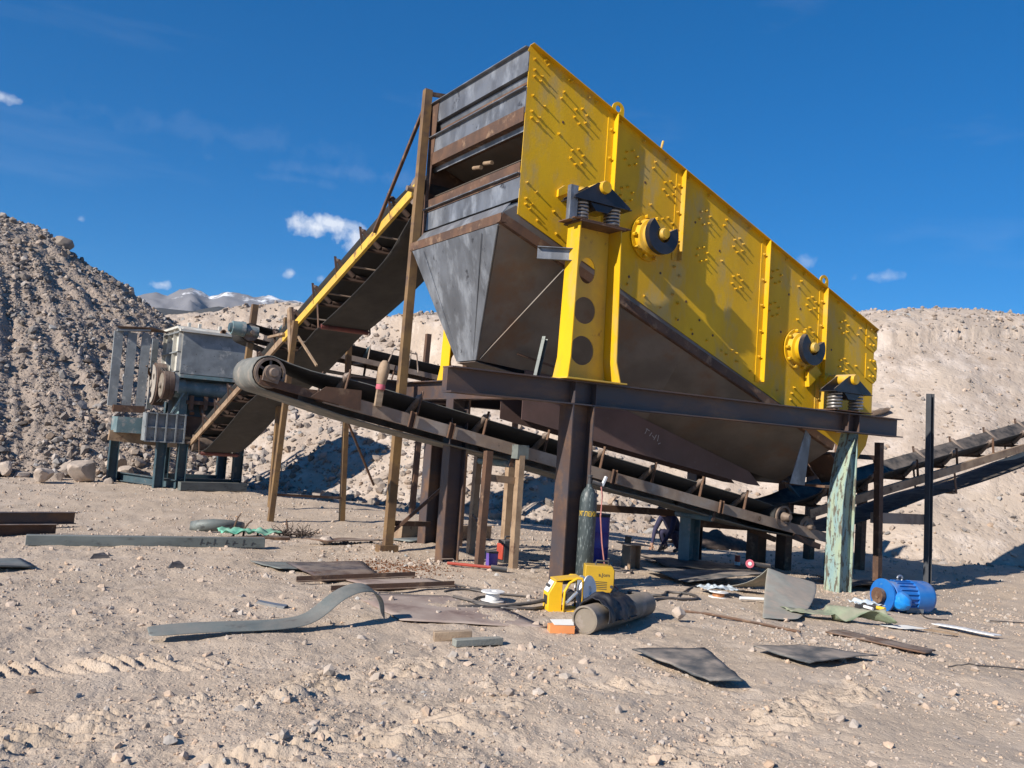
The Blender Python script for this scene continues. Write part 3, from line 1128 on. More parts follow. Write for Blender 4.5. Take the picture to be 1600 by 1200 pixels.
# ------------------------------------------------------------------ pedestals with round holes
def pedestal(v0, u0, label, sgn=1, z0=2.645):
    t = thing('screen_pedestal', label, 'pedestal', (u0, v0, z0), 'yellow pedestals with round holes')
    H = 2.10
    c = [(-.43, 0), (.43, 0), (.372, .30), (.335, H), (-.335, H), (-.372, .30)]
    holes = [circle(0, .43, .20), circle(0, .98, .185), circle(0, 1.53, .18, rx=.14)]
    vs, fs = curve_plate(c, holes, .016)
    m = MB()
    m.poly([(u0 + p.x, v0 + .12 * sgn + p.z, z0 + p.y) for p in vs], fs)
    m.build('web_plate', 'yellow_old', t)
    for s in (-1, 1):
        path = [(u0 + s * .437, z0), (u0 + s * .378, z0 + .30), (u0 + s * .34, z0 + H)]
        m = MB()
        th = .014 * s
        secs = []
        for (x, z), (va, vb) in zip(path, ((-.21, .13), (-.17, .13), (-.15, .13))):
            a, b = v0 + va * sgn, v0 + vb * sgn
            secs.append([(x, a, z), (x, b, z), (x + th, b, z), (x + th, a, z)])
        m.loft(secs)
        m.build('side_flange', 'yellow', t)
    m = MB().box((u0 - .5, v0 - .28, z0 - .0), (u0 + .5, v0 + .28, z0 + .018))
    m.build('base_plate', 'yellow_old', t)
    m = MB().box((u0 - .38, v0 - .2, z0 + H), (u0 + .38, v0 + .2, z0 + H + .02))
    m.build('top_plate', 'rust', t)
    return t


pedestal(9.62, 7.26, 'yellow pedestal with three round holes on the near dark beam', 1)
pedestal(13.3, 7.45, 'yellow pedestal behind the grey hopper, mostly hidden, on the far beam', 1)


# ------------------------------------------------------------------ vibrating screen
SU0, SU1, SY0, SY1 = 6.33, 14.08, 10.1, 12.95
INC = -.381


def ztop(u):
    return 7.20 + INC * (u - SU0)


def zbot(u):
    return ztop(u) - 2.36


SINGLES = [(6.41, 7.02), (6.63, 7.0), (6.98, 6.88), (7.36, 6.73), (6.42, 6.87), (6.42, 6.78), (6.55, 6.81), (6.53, 6.74), (6.93, 6.7), (6.89, 6.6), (6.42, 6.51), (6.62, 6.41), (6.42, 6.29), (6.42, 6.2), (6.55, 6.23), (6.52, 6.16), (6.89, 6.09), (6.42, 5.3), (6.58, 5.2), (6.42, 5.08), (6.42, 5.0), (6.52, 5.02), (6.49, 4.95), (6.89, 4.99), (8.67, 6.1), (8.64, 6.0), (8.62, 5.44), (10.21, 5.52), (10.16, 5.42), (10.15, 4.85), (12.03, 4.82), (11.97, 4.72), (11.98, 4.16), (10.48, 3.47), (10.58, 3.43), (10.36, 3.39), (10.61, 3.3), (11.98, 3.01), (11.93, 2.91), (13.65, 4.22), (13.57, 3.54), (13.59, 4.1), (7.6, 4.85), (7.75, 4.75)]
CLUST = [(7.24, 6.43), (7.22, 5.84), (8.97, 5.76), (9.74, 5.46), (10.5, 5.16), (9.72, 4.88), (10.51, 4.57), (8.96, 5.2), (12.31, 4.48), (12.28, 3.95), (13.2, 4.19), (13.23, 3.52), (8.2, 6.05), (8.15, 5.50), (11.42, 4.80), (11.40, 4.25)]
STIFF = [7.85, 9.22, 11.15, 12.63]


def vibrating_screen():
    t = thing('vibrating_screen', 'big yellow bolted vibrating screen tilted down to the right', 'screen', (10.2, 11.5, 2.6))
    # near side plate: sheared rectangle, low right corner rounded off
    def side(v, sg, name):
        out = [(SU0 - .02, zbot(SU0) - .0), (SU0, ztop(SU0)), (SU1, ztop(SU1)), (SU1, ztop(SU1) - 1.7), (SU1 - .12, ztop(SU1) - 2.1), (SU1 - .42, ztop(SU1) - 2.42), (SU1 - .62, zbot(SU1 - .62) - .12)]
        m = MB().prism([(x, v, z) for x, z in out], (0, .012 * sg, 0))
        o = m.build(name, 'yellow', t)
        m = MB()
        m.prof((SU0, v - .002 * sg, ztop(SU0) - .001), (SU1, v - .002 * sg, ztop(SU1) - .001), P_L(.09 * sg, -.10, -.009) if sg > 0 else P_L(.09, -.10, -.009))
        m.build('top_flange', 'yellow', o)
        return o
    near = side(SY0, 1, 'side_plate')
    far = side(SY1, 1, 'side_plate')
    far.data.materials.clear()
    far.data.materials.append(MAT['rust'])
    # doubler strip under the flange and hand-height line
    for u in STIFF:
        m = MB()
        zt, zb = ztop(u) - .02, zbot(u) + (.02 if u != 9.22 else .95)
        m.box((u - .006, SY0 - .105, zb), (u + .006, SY0 - .001, zt))
        m.box((u - .115, SY0 - .013, zb), (u - .0062, SY0 - .0015, zt - .04))
        m.box((u + .0062, SY0 - .009, zb), (u + .10, SY0 - .0015, zt - .08))
        m.build('stiffener', 'yellow', t)
    m = MB()
    ax = (0, -1, 0)

    def bolt(u, z, v=SY0, l=.046, r=.0145):
        m.cyl((u, v, z), (u, v - .012, z), r * 1.35, 6)
        m.cyl((u, v - .012, z), (u, v - l, z), r * .72, 6)
    for u, z in SINGLES:
        bolt(u, z)
    for u, z in CLUST:
        for k in range(6):
            a = k * math.pi / 3 + .35
            bolt(u + .115 * math.cos(a), z + .115 * math.sin(a))
    u = SU0 + .25
    while u < SU1:
        bolt(u, ztop(u) - .055, SY0 - .009, .04, .018)
        u += .46
    for s in STIFF:
        z = ztop(s) - .25
        while z > zbot(s) + .2:
            bolt(s - .06, z, SY0 - .012, .045, .018)
            bolt(s + .06, z - .12, SY0 - .009, .03, .018)
            z -= .42
    u = SU0 + .3
    while u < SU1 - .9:
        bolt(u, zbot(u) + .09, SY0, .03, .016)
        u += .33
    o = m.build('bolts', 'yellow', near, smooth=35)
    o['kind'] = 'stuff'
    # open bolt holes
    m = MB()
    for (u, z) in [(6.95, 6.27), (8.5, 5.75), (9.55, 5.35), (10.1, 5.0), (11.75, 4.55), (12.05, 4.35), (9.45, 4.1), (9.75, 3.85), (10.05, 3.65), (9.3, 3.8), (9.62, 3.62), (11.6, 3.9), (12.9, 3.75), (8.3, 4.3), (8.9, 4.45)]:
        m.cyl((u, SY0 - .0015, z), (u, SY0 - .004, z), .02, 10)
    m.build('open_bolt_holes', 'rust', near)['kind'] = 'stuff'
    # rear patch plates sticking out past the edge
    for uz in ((13.98, 4.10), (14.0, 3.54)):
        m = MB()
        uu, zz = uz
        m.prism([(uu - .16, SY0 - .003, zz + .26), (uu + .13, SY0 - .003, zz + .15), (uu + .17, SY0 - .003, zz + .02), (uu + .16, SY0 - .003, zz - .2), (uu + .08, SY0 - .003, zz - .27), (uu - .16, SY0 - .003, zz - .18)], (0, -.012, 0))
        for k in range(6):
            a = k * math.pi / 3
            m.cyl((uu + .1 * math.cos(a), SY0 - .015, zz + .16 * math.sin(a)), (uu + .1 * math.cos(a), SY0 - .05, zz + .16 * math.sin(a)), .018, 6)
        m.build('patch_plate', 'yellow', t)
    # lifting eyes
    for u in (7.93, 12.66):
        vs, fs = curve_plate([(-.11, -.1), (.11, -.1), (.11, .04)] + [(.11 * math.cos(a), .04 + .11 * math.sin(a)) for a in np.linspace(0, math.pi, 12)[1:-1]] + [(-.11, .04)], [circle(0, .05, .05, 14)], .02)
        MB().poly([(u + p.x, SY0 + .03 + p.z, ztop(u) + .09 + p.y) for p in vs], fs).build('lifting_eye', 'yellow', t)
    MB().cyl((8.78, SY0 + .03, ztop(8.78)), (8.83, SY0 + .03, ztop(8.78) + .2), .018, 8).build('peg', 'yellow_old', t)
    # cross panels at the high end
    def panel(zt, h, zs, label):
        m = MB()
        a, b = SY0 + .002, SY1 - .002
        u = 6.325
        # pressed channel: lip, web, shelf
        sec = [(u - .07, zt), (u, zt), (u, zt - h), (u + .16, zt - h), (u + .16, zt - h - .012), (u - .012, zt - h - .012), (u - .012, zt - .012), (u - .07, zt - .012)]
        m.loft([[(x, v, z) for x, z in sec] for v in (a, b)])
        o = m.build('cross_channel', 'raw', t)
        m = MB()
        sec = [(u + .05, zt - h - .035), (u + .062, zt - h - .035), (u + .10, zs), (u + .088, zs)]
        m.loft([[(x, v, z) for x, z in sec] for v in (a, b)])
        m.build('lower_strip', 'raw', o)
        m = MB().bar((u + .11, a + .01, zt - h - .09), (u + .11, b - .01, zt - h - .09), .08, .10)
        m.build('backing_angle', 'rust', o)
    panel(7.17, .33, 6.68, '')
    panel(6.60, .34, 6.05, '')
    panel(5.41, .33, 4.86, '')
    MB().prism([(6.30, SY1 - .25, 7.19), (6.30, SY1 + .02, 7.19), (6.30, SY1 + .02, 4.85), (6.30, SY1 - .04, 4.85)], (.012, 0, 0)).build('end_gusset', 'rust', t)
    # decks: side rails, cross tubes, mesh
    for i, dz in enumerate((.85, 1.62)):
        m = MB()
        u = SU0 + .22
        while u < SU1 - .3:
            zc = ztop(u) - dz
            m.cyl((u, SY0 + .012, zc - .08), (u, SY1 - .012, zc - .08), .075, 14)
            u += .95
        m.build('cross_tubes', 'rust', t)
        m = MB()
        for v in np.linspace(SY0 + .2, SY1 - .2, 7):
            m.bar((SU0 + .12, v, ztop(SU0 + .12) - dz + .03), (SU1 - .2, v, ztop(SU1 - .2) - dz + .03), .05, .10)
        d = m.build('deck_rails', 'rust', t)
        m = MB()
        for v in np.linspace(SY0 + .04, SY1 - .04, 60):
            m.bar((SU0 + .1, v, ztop(SU0 + .1) - dz + .10), (SU1 - .15, v, ztop(SU1 - .15) - dz + .10), .012, .012)
        for u in np.linspace(SU0 + .1, SU1 - .15, 150):
            m.bar((u, SY0 + .02, ztop(u) - dz + .112), (u, SY1 - .02, ztop(u) - dz + .112), .012, .012)
        m.build('wire_mesh', 'screenmesh', t)['kind'] = 'stuff'
        m = MB().bar((SU0 + .02, SY0 + .015, ztop(SU0) - dz - .12), (SU0 + .02, SY1 - .015, ztop(SU0) - dz - .12), .10, .2)
        m.build('deck_lip', 'rust', t)
    MB().prism([(6.42, SY0 + .02, 6.22), (7.9, SY0 + .02, 5.72), (7.9, SY0 + .02, 6.3), (6.42, SY0 + .02, 6.24)], (0, SY1 - SY0 - .04, 0)).build('sky_block_plate', 'raw_dark', t)  # added plate that blocks the sky, so the end opening looks dark inside
    for v in (11.3, 11.62):
        MB().cyl((6.55, v, 5.88), (6.57, v + .26, 5.93), .032, 12).build('tan_tube', 'tan', t)  # short tan cylinders inside the end opening
    # exciters
    for (u, z) in ((8.62, 4.93), (12.02, 3.66)):
        hub = MB().lathe((u, SY0 - .012, z), (0, -1, 0), [(0, .345), (.025, .345), (.025, .285), (.10, .265), (.12, .22), (.2, .21), (.2, .0)], 36).build('exciter_housing', 'yellow', t)
        m = MB()
        for k in range(10):
            a = 2 * math.pi * k / 10
            m.cyl((u + .315 * math.cos(a), SY0 - .042, z + .315 * math.sin(a)), (u + .315 * math.cos(a), SY0 - .10, z + .315 * math.sin(a)), .026, 6)
        m.build('housing_bolts', 'yellow', hub)['kind'] = 'stuff'
        # eccentric weight: a disc with a notch cut from the top
        arc = np.linspace(math.radians(28), math.radians(-228), 34)
        pts = [(u + .285 * math.cos(a), z + .285 * math.sin(a)) for a in arc] + [(u + .12 * math.cos(a), z + .12 * math.sin(a)) for a in arc[::-1]]
        MB().prism([(x, SY0 - .26, q) for x, q in pts], (0, -.09, 0)).build('eccentric_weight', 'black', hub)
        MB().lathe((u, SY0 - .24, z + .01), (0, -1, 0), [(0, .085), (.13, .085), (.14, .075), (.16, .07), (.165, .0)], 20).build('shaft_end', 'yellow', hub)
    # spring seats
    def springs(u, zb, zt, v=9.62):
        br = thing_part = MB()
        w = .42
        pts = [(u - w - .04, zt), (u - w - .04, zt + .03), (u - .13, zt + .24), (u - .09, zt + .27), (u + .09, zt + .27), (u + .13, zt + .24), (u + w + .06, zt + .03), (u + w + .06, zt)]
        br.prism([(x, v - .14, z) for x, z in pts], (0, .02, 0))
        br.prism([(x, v + .12, z) for x, z in pts], (0, .02, 0))
        br.box((u - w - .05, v - .17, zt - .014), (u + w + .07, v + .17, zt - .001))
        br.prism([(u - .2, v - .135, zt - .02), (u + .2, v - .135, zt - .02), (u + .1, v - .135, zt - .12), (u - .1, v - .135, zt - .12)], (0, .27, 0))
        b = br.build('spring_bracket', 'black', t)
        MB().lathe((u + .02, SY0 if v < 11 else SY1 + .02, zt + .22), (0, -1 if v < 11 else 1, 0), [(0, .12), (.12, .12), (.14, .09), (.64, .09), (.67, .08), (.67, .0)], 20).build('trunnion_shaft', 'yellow', b)
        for du in (-.27, .27):
            n, turns = 110, 5.0
            path = []
            for k in range(n + 1):
                a = 2 * math.pi * turns * k / n
                path.append((u + du + .105 * math.cos(a), v + .105 * math.sin(a), zb + .03 + (zt - zb - .05) * k / n))
            MB().tube(path, .021, 8).build('coil_spring', 'spring', b)
        m = MB()
        m.box((u - w - .06, v - .19, zb), (u + w + .06, v + .19, zb + .014))
        m.build('spring_seat', 'rust', b)
        return b
    b = springs(7.26, 4.772, 5.06)
    MB().prof((6.80, 9.50, 4.76), (6.80, 9.50, 5.22), P_C(.08, .12, .008), Vector((1, 0, 0))).build('guard_channel', 'raw', b)
    b = springs(12.70, 2.66, 2.98)
    springs(7.45, 4.772, 5.06, 13.3)
    MB().prism([(6.92, SY0 - .05, 5.2), (7.08, SY0 - .05, 5.28), (7.02, SY0 - .05, 5.38), (6.92, SY0 - .05, 5.3)], (0, .045, 0)).build('trunnion_lug', 'yellow', t)
    MB().prism([(12.25, SY0 - .1, 3.05), (12.55, SY0 - .1, 3.3), (12.4, SY0 - .1, 3.42), (12.22, SY0 - .1, 3.3)], (0, .09, 0)).build('trunnion_lug', 'yellow', t)
    return t


vibrating_screen()


# ------------------------------------------------------------------ collecting hopper below the screen
def hopper():
    t = thing('collecting_hopper', 'dark sheet-steel hopper hanging under the yellow screen, its end face grey', 'hopper', (9.5, 11.5, 1.4))
    u0 = 6.03

    def zr(u):
        return 4.69 + INC * (u - u0)
    ya, yb = 10.1, 12.72
    B = [(6.46, 2.92), (8.0, 2.80), (9.75, 2.28), (12.2, 1.55), (13.0, 1.38)]
    ba, bb = 11.2, 11.78
    th = .012

    def sheet(pts, name, mat, d=(0, th, 0)):
        return MB().prism(pts, d).build(name, mat, t)
    # front face
    f = sheet([(u0, ya + .02, 4.66), (u0, yb - .02, 4.66), (B[0][0], bb, B[0][1]), (B[0][0], ba, B[0][1])], 'front_face', 'raw', (th, 0, 0))
    m = MB()
    for y0, y1 in ((ya + .45, ba + .08), (yb - .42, bb - .08)):
        p0, p1 = Vector((u0 - .003, y0, 4.6)), Vector((B[0][0] - .004, y1, B[0][1] + .02))
        m.tube([p0, p0.lerp(p1, .5), p1], .007, 6)
    m.tube([(u0 - .004, ya + .03, 4.64), (B[0][0] - .004, ba, B[0][1])], .012, 6)
    m.build('weld_seams', 'raw', f)
    # rim: channel around the top
    m = MB().prof((u0 - .01, ya - .05, 4.665), (u0 - .01, yb + .05, 4.665), P_L(.09, .13, .01))
    m.build('front_rim', 'rust', t)
    m = MB().prof((u0 - .02, ya - .05, 4.68), (13.0, ya - .05, zr(13.0) - .01), P_L(-.09, .13, -.01))
    m.build('side_rim', 'rust', t)
    m = MB().prof((u0 - .02, yb + .05, 4.68), (13.0, yb + .05, zr(13.0) - .01), P_L(.09, .13, .01))
    m.build('side_rim', 'rust', t)
    # upstand between rim and screen
    sheet([(u0 + .02, ya + .012, 4.80), (13.1, ya + .012, zr(13.1) + .12), (13.1, ya + .012, zr(13.1) + .42), (u0 + .25, ya + .012, zr(u0 + .25) + .36)], 'upstand', 'raw_dark')
    sheet([(u0 + .02, ya + .03, 4.78), (u0 + .02, yb - .03, 4.78), (u0 + .17, yb - .03, 4.98), (u0 + .17, ya + .03, 4.98)], 'upstand', 'raw', (th, 0, 0))
    # side panels: nose triangle, then the long trough
    for ys, bs, sg in ((ya + .0, ba, 1), (yb, bb, -1)):
        d = (0, th * sg, 0)
        sheet([(u0 + .013, ys, 4.67), (B[0][0] + .013, bs, B[0][1]), (7.10, ys, zr(7.10))], 'nose_panel', 'raw_dark', d)
        pts = [(7.10, ys, zr(7.10)), (B[0][0] + .013, bs, B[0][1]), (B[1][0], bs, B[1][1])]
        sheet(pts, 'trough_panel', 'raw_dark', d)
        sheet([(7.10, ys, zr(7.10)), (B[1][0], bs, B[1][1]), (B[2][0], bs, B[2][1]), (9.5, ys, zr(9.5))], 'trough_panel', 'raw_dark', d)
        sheet([(9.5, ys, zr(9.5)), (B[2][0], bs, B[2][1]), (B[3][0], bs, B[3][1]), (11.6, ys, zr(11.6))], 'trough_panel', 'raw_dark', d)
        sheet([(11.6, ys, zr(11.6)), (B[3][0], bs, B[3][1]), (B[4][0], bs, B[4][1]), (13.0, ys, zr(13.0))], 'trough_panel', 'raw_dark', d)
        # skirt plate down to the belt
        sheet([(7.3, bs - .012 * sg, 2.86), (8.0, bs - .012 * sg, 2.80), (9.75, bs - .012 * sg, 2.28), (12.2, bs - .012 * sg, 1.55), (12.5, bs - .012 * sg, 1.30), (12.2, bs - .012 * sg, 1.32), (9.66, bs - .012 * sg, 1.72), (7.3, bs - .012 * sg, 2.12)], 'skirt_plate', 'skirt', (0, -.008 * sg, 0))
    sheet([(13.0, ya, zr(13.0)), (13.0, yb, zr(13.0)), (13.0, bb, 1.38), (13.0, ba, 1.38)], 'end_face', 'raw_dark', (th, 0, 0))
    # weld line over the nose and the seam angle
    m = MB().bar((B[0][0] + .05, ba - .03, B[0][1] + .02), (7.12, ya - .012, zr(7.12) - .06), .018, .014)
    m.build('seam_strip', 'raw_dark', t)
    m = MB().bar((7.0, 10.95, 3.06), (8.6, 10.85, 2.75), .03, .03)
    m.build('seam_strip', 'rust', t)
    # bottom chute floor under the nose
    sheet([(6.46, ba + .02, 2.905), (6.46, bb - .02, 2.905), (7.6, bb - .02, 2.74), (7.6, ba + .02, 2.74)], 'nose_floor', 'raw_dark', (0, 0, -.01))
    # bracket between rim and pedestal
    m = MB().prof((6.55, 9.92, 4.32), (6.98, 9.62, 4.32), P_C(.07, .17, .009))
    m.build('tie_bracket', 'raw', t)
    # chalk scribble on the skirt
    m = MB()
    for k, (du, dz, lu, lz) in enumerate([(0, 0, .05, .09), (.02, .09, .08, -.03), (.10, .0, .05, .06), (.16, .03, .06, -.05), (.2, -.03, .05, .09), (.28, -.02, .02, .1), (.3, -.06, .05, .02)]):
        p = Vector((9.72 + du, ba - .023, 2.06 + dz - .3 * du))
        m.bar(p, p + Vector((lu, 0, lz)), .002, .012)
    m.build('chalk_marks', 'chalk', t)
    # discharge lip at the low end
    for dv, ll in ((10.3, 0), (11.2, .25)):
        m = MB().prism([(13.25 + ll, dv, 1.95), (13.75 + ll, dv, 1.55), (13.70 + ll, dv + .5, 1.42), (13.2 + ll, dv + .5, 1.85)], (.01, 0, .02))
        m.build('discharge_lip', 'rust', t)
    MB().box((13.02, 10.2, 1.36), (13.75, 12.6, 1.40)).build('discharge_lip', 'rust', t)
    return t


hopper()

# ------------------------------------------------------------------ conveyors
def idler_meshes(w, lat, n, e, rise=.24):
    """meshes of one troughing idler set in world axes, centred on the belt bottom line"""
    lat, n, e = Vector(lat), Vector(n), Vector(e)

    def P(y, z, x=0.0):
        return lat * y + n * z + e * x
    br = MB()
    hw = w * .5 + .06
    br.bar(P(-hw, -.12), P(hw, -.12), .05, .05, n)
    for s in (-1, 1):
        br.bar(P(s * hw, -.13), P(s * (hw + .02), rise - .02), .05, .012, e)
        br.bar(P(s * w * .2, -.12), P(s * w * .2, -.04), .05, .012, e)
    c = MB().cyl(P(-w * .18, -.055), P(w * .18, -.055), .05, 12)
    ws = []
    for s in (-1, 1):
        a, b = P(s * w * .205, -.045), P(s * (hw - .02), rise - .09)
        ws.append(MB().lathe(a, b - a, [(0, .02), (.01, .048), ((b - a).length - .02, .05), ((b - a).length, .03), ((b - a).length + .04, .012)], 12))
    return br, c, ws


def conveyor(name, label, tail, head, lat, w, strings, pulley_r=.26, idlers=(), ret_drop=.5, ret_rollers=(), idler_mats=('rust', 'roller'), sh=.17, belt_lift=.10, sag=.05, trough=.20, near_only=False, ret_mat='roller', ret_curve=None, group='belt conveyors of the crushing plant', belt_mats=('rubber', 'rubber')):
    tail, head, lat = Vector(tail), Vector(head), Vector(lat).normalized()
    e = (head - tail).normalized()
    n = lat.cross(e)
    if n.z < 0:
        n = -n
    L = (head - tail).length
    t = thing(name, label, 'conveyor', (tail.x, tail.y, gz(tail.x, tail.y)), group)

    def P(x, y, z):
        return tail + e * x + lat * y + n * z
    # belt: closed loop of cross sections; troughed on top, flat round the pulleys and on the way back
    secs = []
    ys = [-.5, -.36, -.2, 0, .2, .36, .5]

    def sec(x, z, tr, th=.012):
        top, bot = [], []
        for q in ys:
            k = max(0, abs(q) - .2) / .3
            top.append(P(x, q * w, z + tr * k))
        return top
    R = pulley_r
    N = 40
    path = []
    for i in range(N + 1):
        x = L * i / N
        end = min(x, L - x) / 1.1
        path.append((x, belt_lift + (R - belt_lift) * max(0, 1 - end) ** 2, trough * min(1, end), 0))
    for k in range(1, 9):
        a = math.pi / 2 - math.pi * k / 9
        path.append((L + R * math.cos(a), R * math.sin(a), 0, 0))
    for i in range(N + 1):
        x = L * (1 - i / N)
        end = min(x, L - x) / 1.2
        q = min(1, end)
        zz = -R + (R - ret_drop) * q - sag * math.sin(math.pi * ((x / L * max(1, len(ret_rollers) + 1)) % 1)) * q
        path.append((x, zz, 0, 0))
    for k in range(1, 9):
        a = -math.pi / 2 - math.pi * k / 9
        path.append((R * math.cos(a), R * math.sin(a), 0, 0))
    rows = [sec(x, z, tr) for x, z, tr, _ in path]
    m = MB().loft(rows, closed=False, caps=False, ring=True)
    b = m.build('belt', belt_mats[0], t, smooth=60)
    b.data.materials.append(MAT[belt_mats[1]])
    so = b.modifiers.new('thickness', 'SOLIDIFY')
    so.thickness = .014
    so.offset = 0
    so.material_offset = 1
    # stringers
    for (y, x0, x1, mat, zoff, hh) in strings:
        m = MB()
        sg = 1 if y > 0 else -1
        p0, p1 = P(x0, y, zoff), P(x1, y, zoff)
        a, sd, u = frame(p1 - p0, n)
        pr = P_C(.06, hh, .009)
        if sd.dot(lat) * sg > 0:
            pr = [(-q, r) for q, r in pr]
        # web outside, flanges pointing to the belt
        m.prof(p0, p1, pr, n)
        m.build('stringer', mat, t)
    # idlers
    br, c, ws = idler_meshes(w, lat, n, e, trough + .14)
    mb, mc, mw = br.mesh('idler_frame'), c.mesh('idler_roller'), [q.mesh('idler_wing_roller') for q in ws]
    mb.materials.append(MAT[idler_mats[0]])
    for q in [mc] + mw:
        q.materials.append(MAT[idler_mats[1]])
    off = wloc(t)
    for x in idlers:
        o = inst(mb, 'idler_frame', t, Matrix.Translation(P(x, 0, belt_lift - .01) - off))
        for q in [mc] + mw:
            inst(q, 'roller', o, Matrix())
    for x in ret_rollers:
        p0, p1 = P(x, -w * .56, -ret_drop - .06), P(x, w * .56, -ret_drop - .06)
        o = MB().lathe(p0, p1 - p0, [(0, .018), (.05, .018), (.05, .055), ((p1 - p0).length - .05, .055), ((p1 - p0).length - .05, .018), ((p1 - p0).length, .018)], 14).build('return_roller', ret_mat, t)
        for s in (-1, 1):
            MB().bar(P(x, s * w * .56, -ret_drop - .1), P(x, s * w * .56, -.04), .012, .06, e).build('roller_hanger', 'rust', o)
    # pulleys
    for x, nm in ((0, 'tail_pulley'), (L, 'head_pulley')):
        p0, p1 = P(x, -w * .54, 0), P(x, w * .54, 0)
        ll = (p1 - p0).length
        r = R - .02
        o = MB().lathe(p0, p1 - p0, [(0, r * .80), (0, r), (ll, r), (ll, r * .80), (ll - .06, r * .78), (ll - .06, .09), (ll + .02, .08), (ll + .14, .05), (ll + .14, 0)], 28).build(nm, 'roller', t)
        MB().lathe(p0, p0 - p1, [(-.06, r * .78), (-.05, .12), (.0, .10), (.02, .10), (.03, .05), (.16, .045), (.16, .0)], 24).build('hub', 'galv' if False else 'roller', o)
    return t, P, e, n


def post(t, p0, p1, w, mat, h=None, name='post', prof=None, up=Vector((1, 0, 0))):
    m = MB().prof(p0, p1, prof or P_R(w, h or w), up)
    return m.build(name, mat, t)


# ---- discharge conveyor running under the screen, rising to the left
def under_conveyor():
    tail, head = (13.62, 11.48, .60), (3.42, 11.48, 2.42)
    L = (Vector(head) - Vector(tail)).length
    t, P, e, n = conveyor('under_screen_conveyor', 'long trough conveyor rising left from beneath the screen to a round end pulley', tail, head, (0, 1, 0), .84,
                          [(-.52, -.6, L - .75, 'stringer', -.10, .17), (.52, -.6, L - .75, 'stringer', -.10, .17)], pulley_r=.215, idlers=[L - 1.0 - 1.09 * k for k in range(9)], ret_drop=.25,
                          ret_rollers=(2.4, 6.6), belt_lift=.05, trough=.17, sag=.03, ret_mat='teal', belt_mats=('beltgrey', 'rubber'))
    # take-up rails and bearing plates by the end pulley
    for y in (-.52, .52):
        m = MB().prof(P(L - .95, y * 1.02, -.12), P(L + .12, y * 1.02, -.12), P_C(.05, .10, .008), n)
        m.build('bearing_rail', 'rust', t)
        m = MB().prism([P(L - 1.25, y * 1.06, -.16), P(L - .55, y * 1.06, -.16), P(L - .72, y * 1.06, .02), P(L - 1.2, y * 1.06, .10)], (0, .012, 0))
        m.build('gusset_plate', 'rust', t)
        o = MB().bar(P(L - .1, y * 1.04, -.06), P(L + .1, y * 1.04, -.06), .06, .12, n).build('bearing_block', 'roller', t)
        MB().lathe(P(L, y * .98, 0), (0, 1 if y > 0 else -1, 0), [(0, .10), (.10, .10), (.10, .06), (.15, .05), (.15, 0)], 16).build('bearing_cap', 'roller', o)
    # spoked ring on the near pulley end
    m = MB()
    c = P(L, -.47, 0)
    for k in range(6):
        a = k * math.pi / 3 + .3
        d = e * math.cos(a) + n * math.sin(a)
        m.bar(c + d * .06, c + d * .165, .03, .012, Vector((0, 1, 0)))
    m.lathe(c, (0, -1, 0), [(0, .19), (.02, .19), (.02, .16), (0, .16)], 28)
    m.build('pulley_ring', 'roller', t)
    # clamps, jam bars and the glove on the stringer
    for x in (L - 2.0, L - 2.62, L - 5.6, L - 8.0):
        MB().prof(P(x, -.545, -.20), P(x, -.545, .02), P_C(.04, .08, .008), e).build('splice_angle', 'rust', t)
    for x, y in ((.05, -.52), (.05, .52)):
        MB().bar(P(x - .4, y, -.3), P(x + .35, y, -.24), .05, .1, n).build('tail_bearing', 'rust', t)
    # legs
    post(t, (6.95, 10.6, -.2), (7.12, 10.86, 1.62), .11, 'tan', .09)
    MB().box((7.03, 10.80, 1.54), (7.22, 10.97, 1.74)).build('clamp_box', 'gun', t)
    post(t, (6.46, 10.72, -.2), (6.60, 10.9, 1.62), .10, 'rust', .10)
    post(t, (7.06, 12.0, -.2), (7.12, 12.05, 1.66), .10, 'tan')
    post(t, (10.05, 15.7, -.4), (10.05, 15.7, 1.5), .14, 'tan', name='post')
    MB().bar((6.6, 10.86, 1.25), (7.08, 10.86, 1.22), .05, .10).build('leg_tie', 'tan', t)
    MB().cyl((6.5, 10.78, .55), (7.06, 12.0, .62), .018, 8).build('leg_tie', 'rust', t)
    # marks painted on the near stringer
    vs, fs = text_mesh('0', .12, .001)
    xm = 1.35
    o = P(xm, -.529, -.14)
    MB().poly([o - e * p.x + n * p.y - Vector((0, .002, 0)) for p in vs], fs).build('painted_mark', 'ink', t)
    return t, P, e, n, L


UC = under_conveyor()

gl = thing('work_glove', 'pale glove with red cuff stuck upright on a bar of the under-screen conveyor', 'glove', (4.85, 10.93, 2.15))
MB().bar((4.86, 10.93, 2.12), (4.88, 10.93, 2.36), .05, .09).build('holding_bar', 'timber', gl)
MB().lathe((4.88, 10.93, 2.34), (.04, 0, 1), [(0, .055), (.02, .065), (.07, .06), (.07, .0)], 14).build('cuff', 'pink', gl)
MB().lathe((4.885, 10.93, 2.44), (.14, 0, 1), [(-.03, .06), (.08, .075), (.18, .08), (.25, .065), (.29, .04), (.30, 0)], 14).build('hand_part', 'tan', gl)


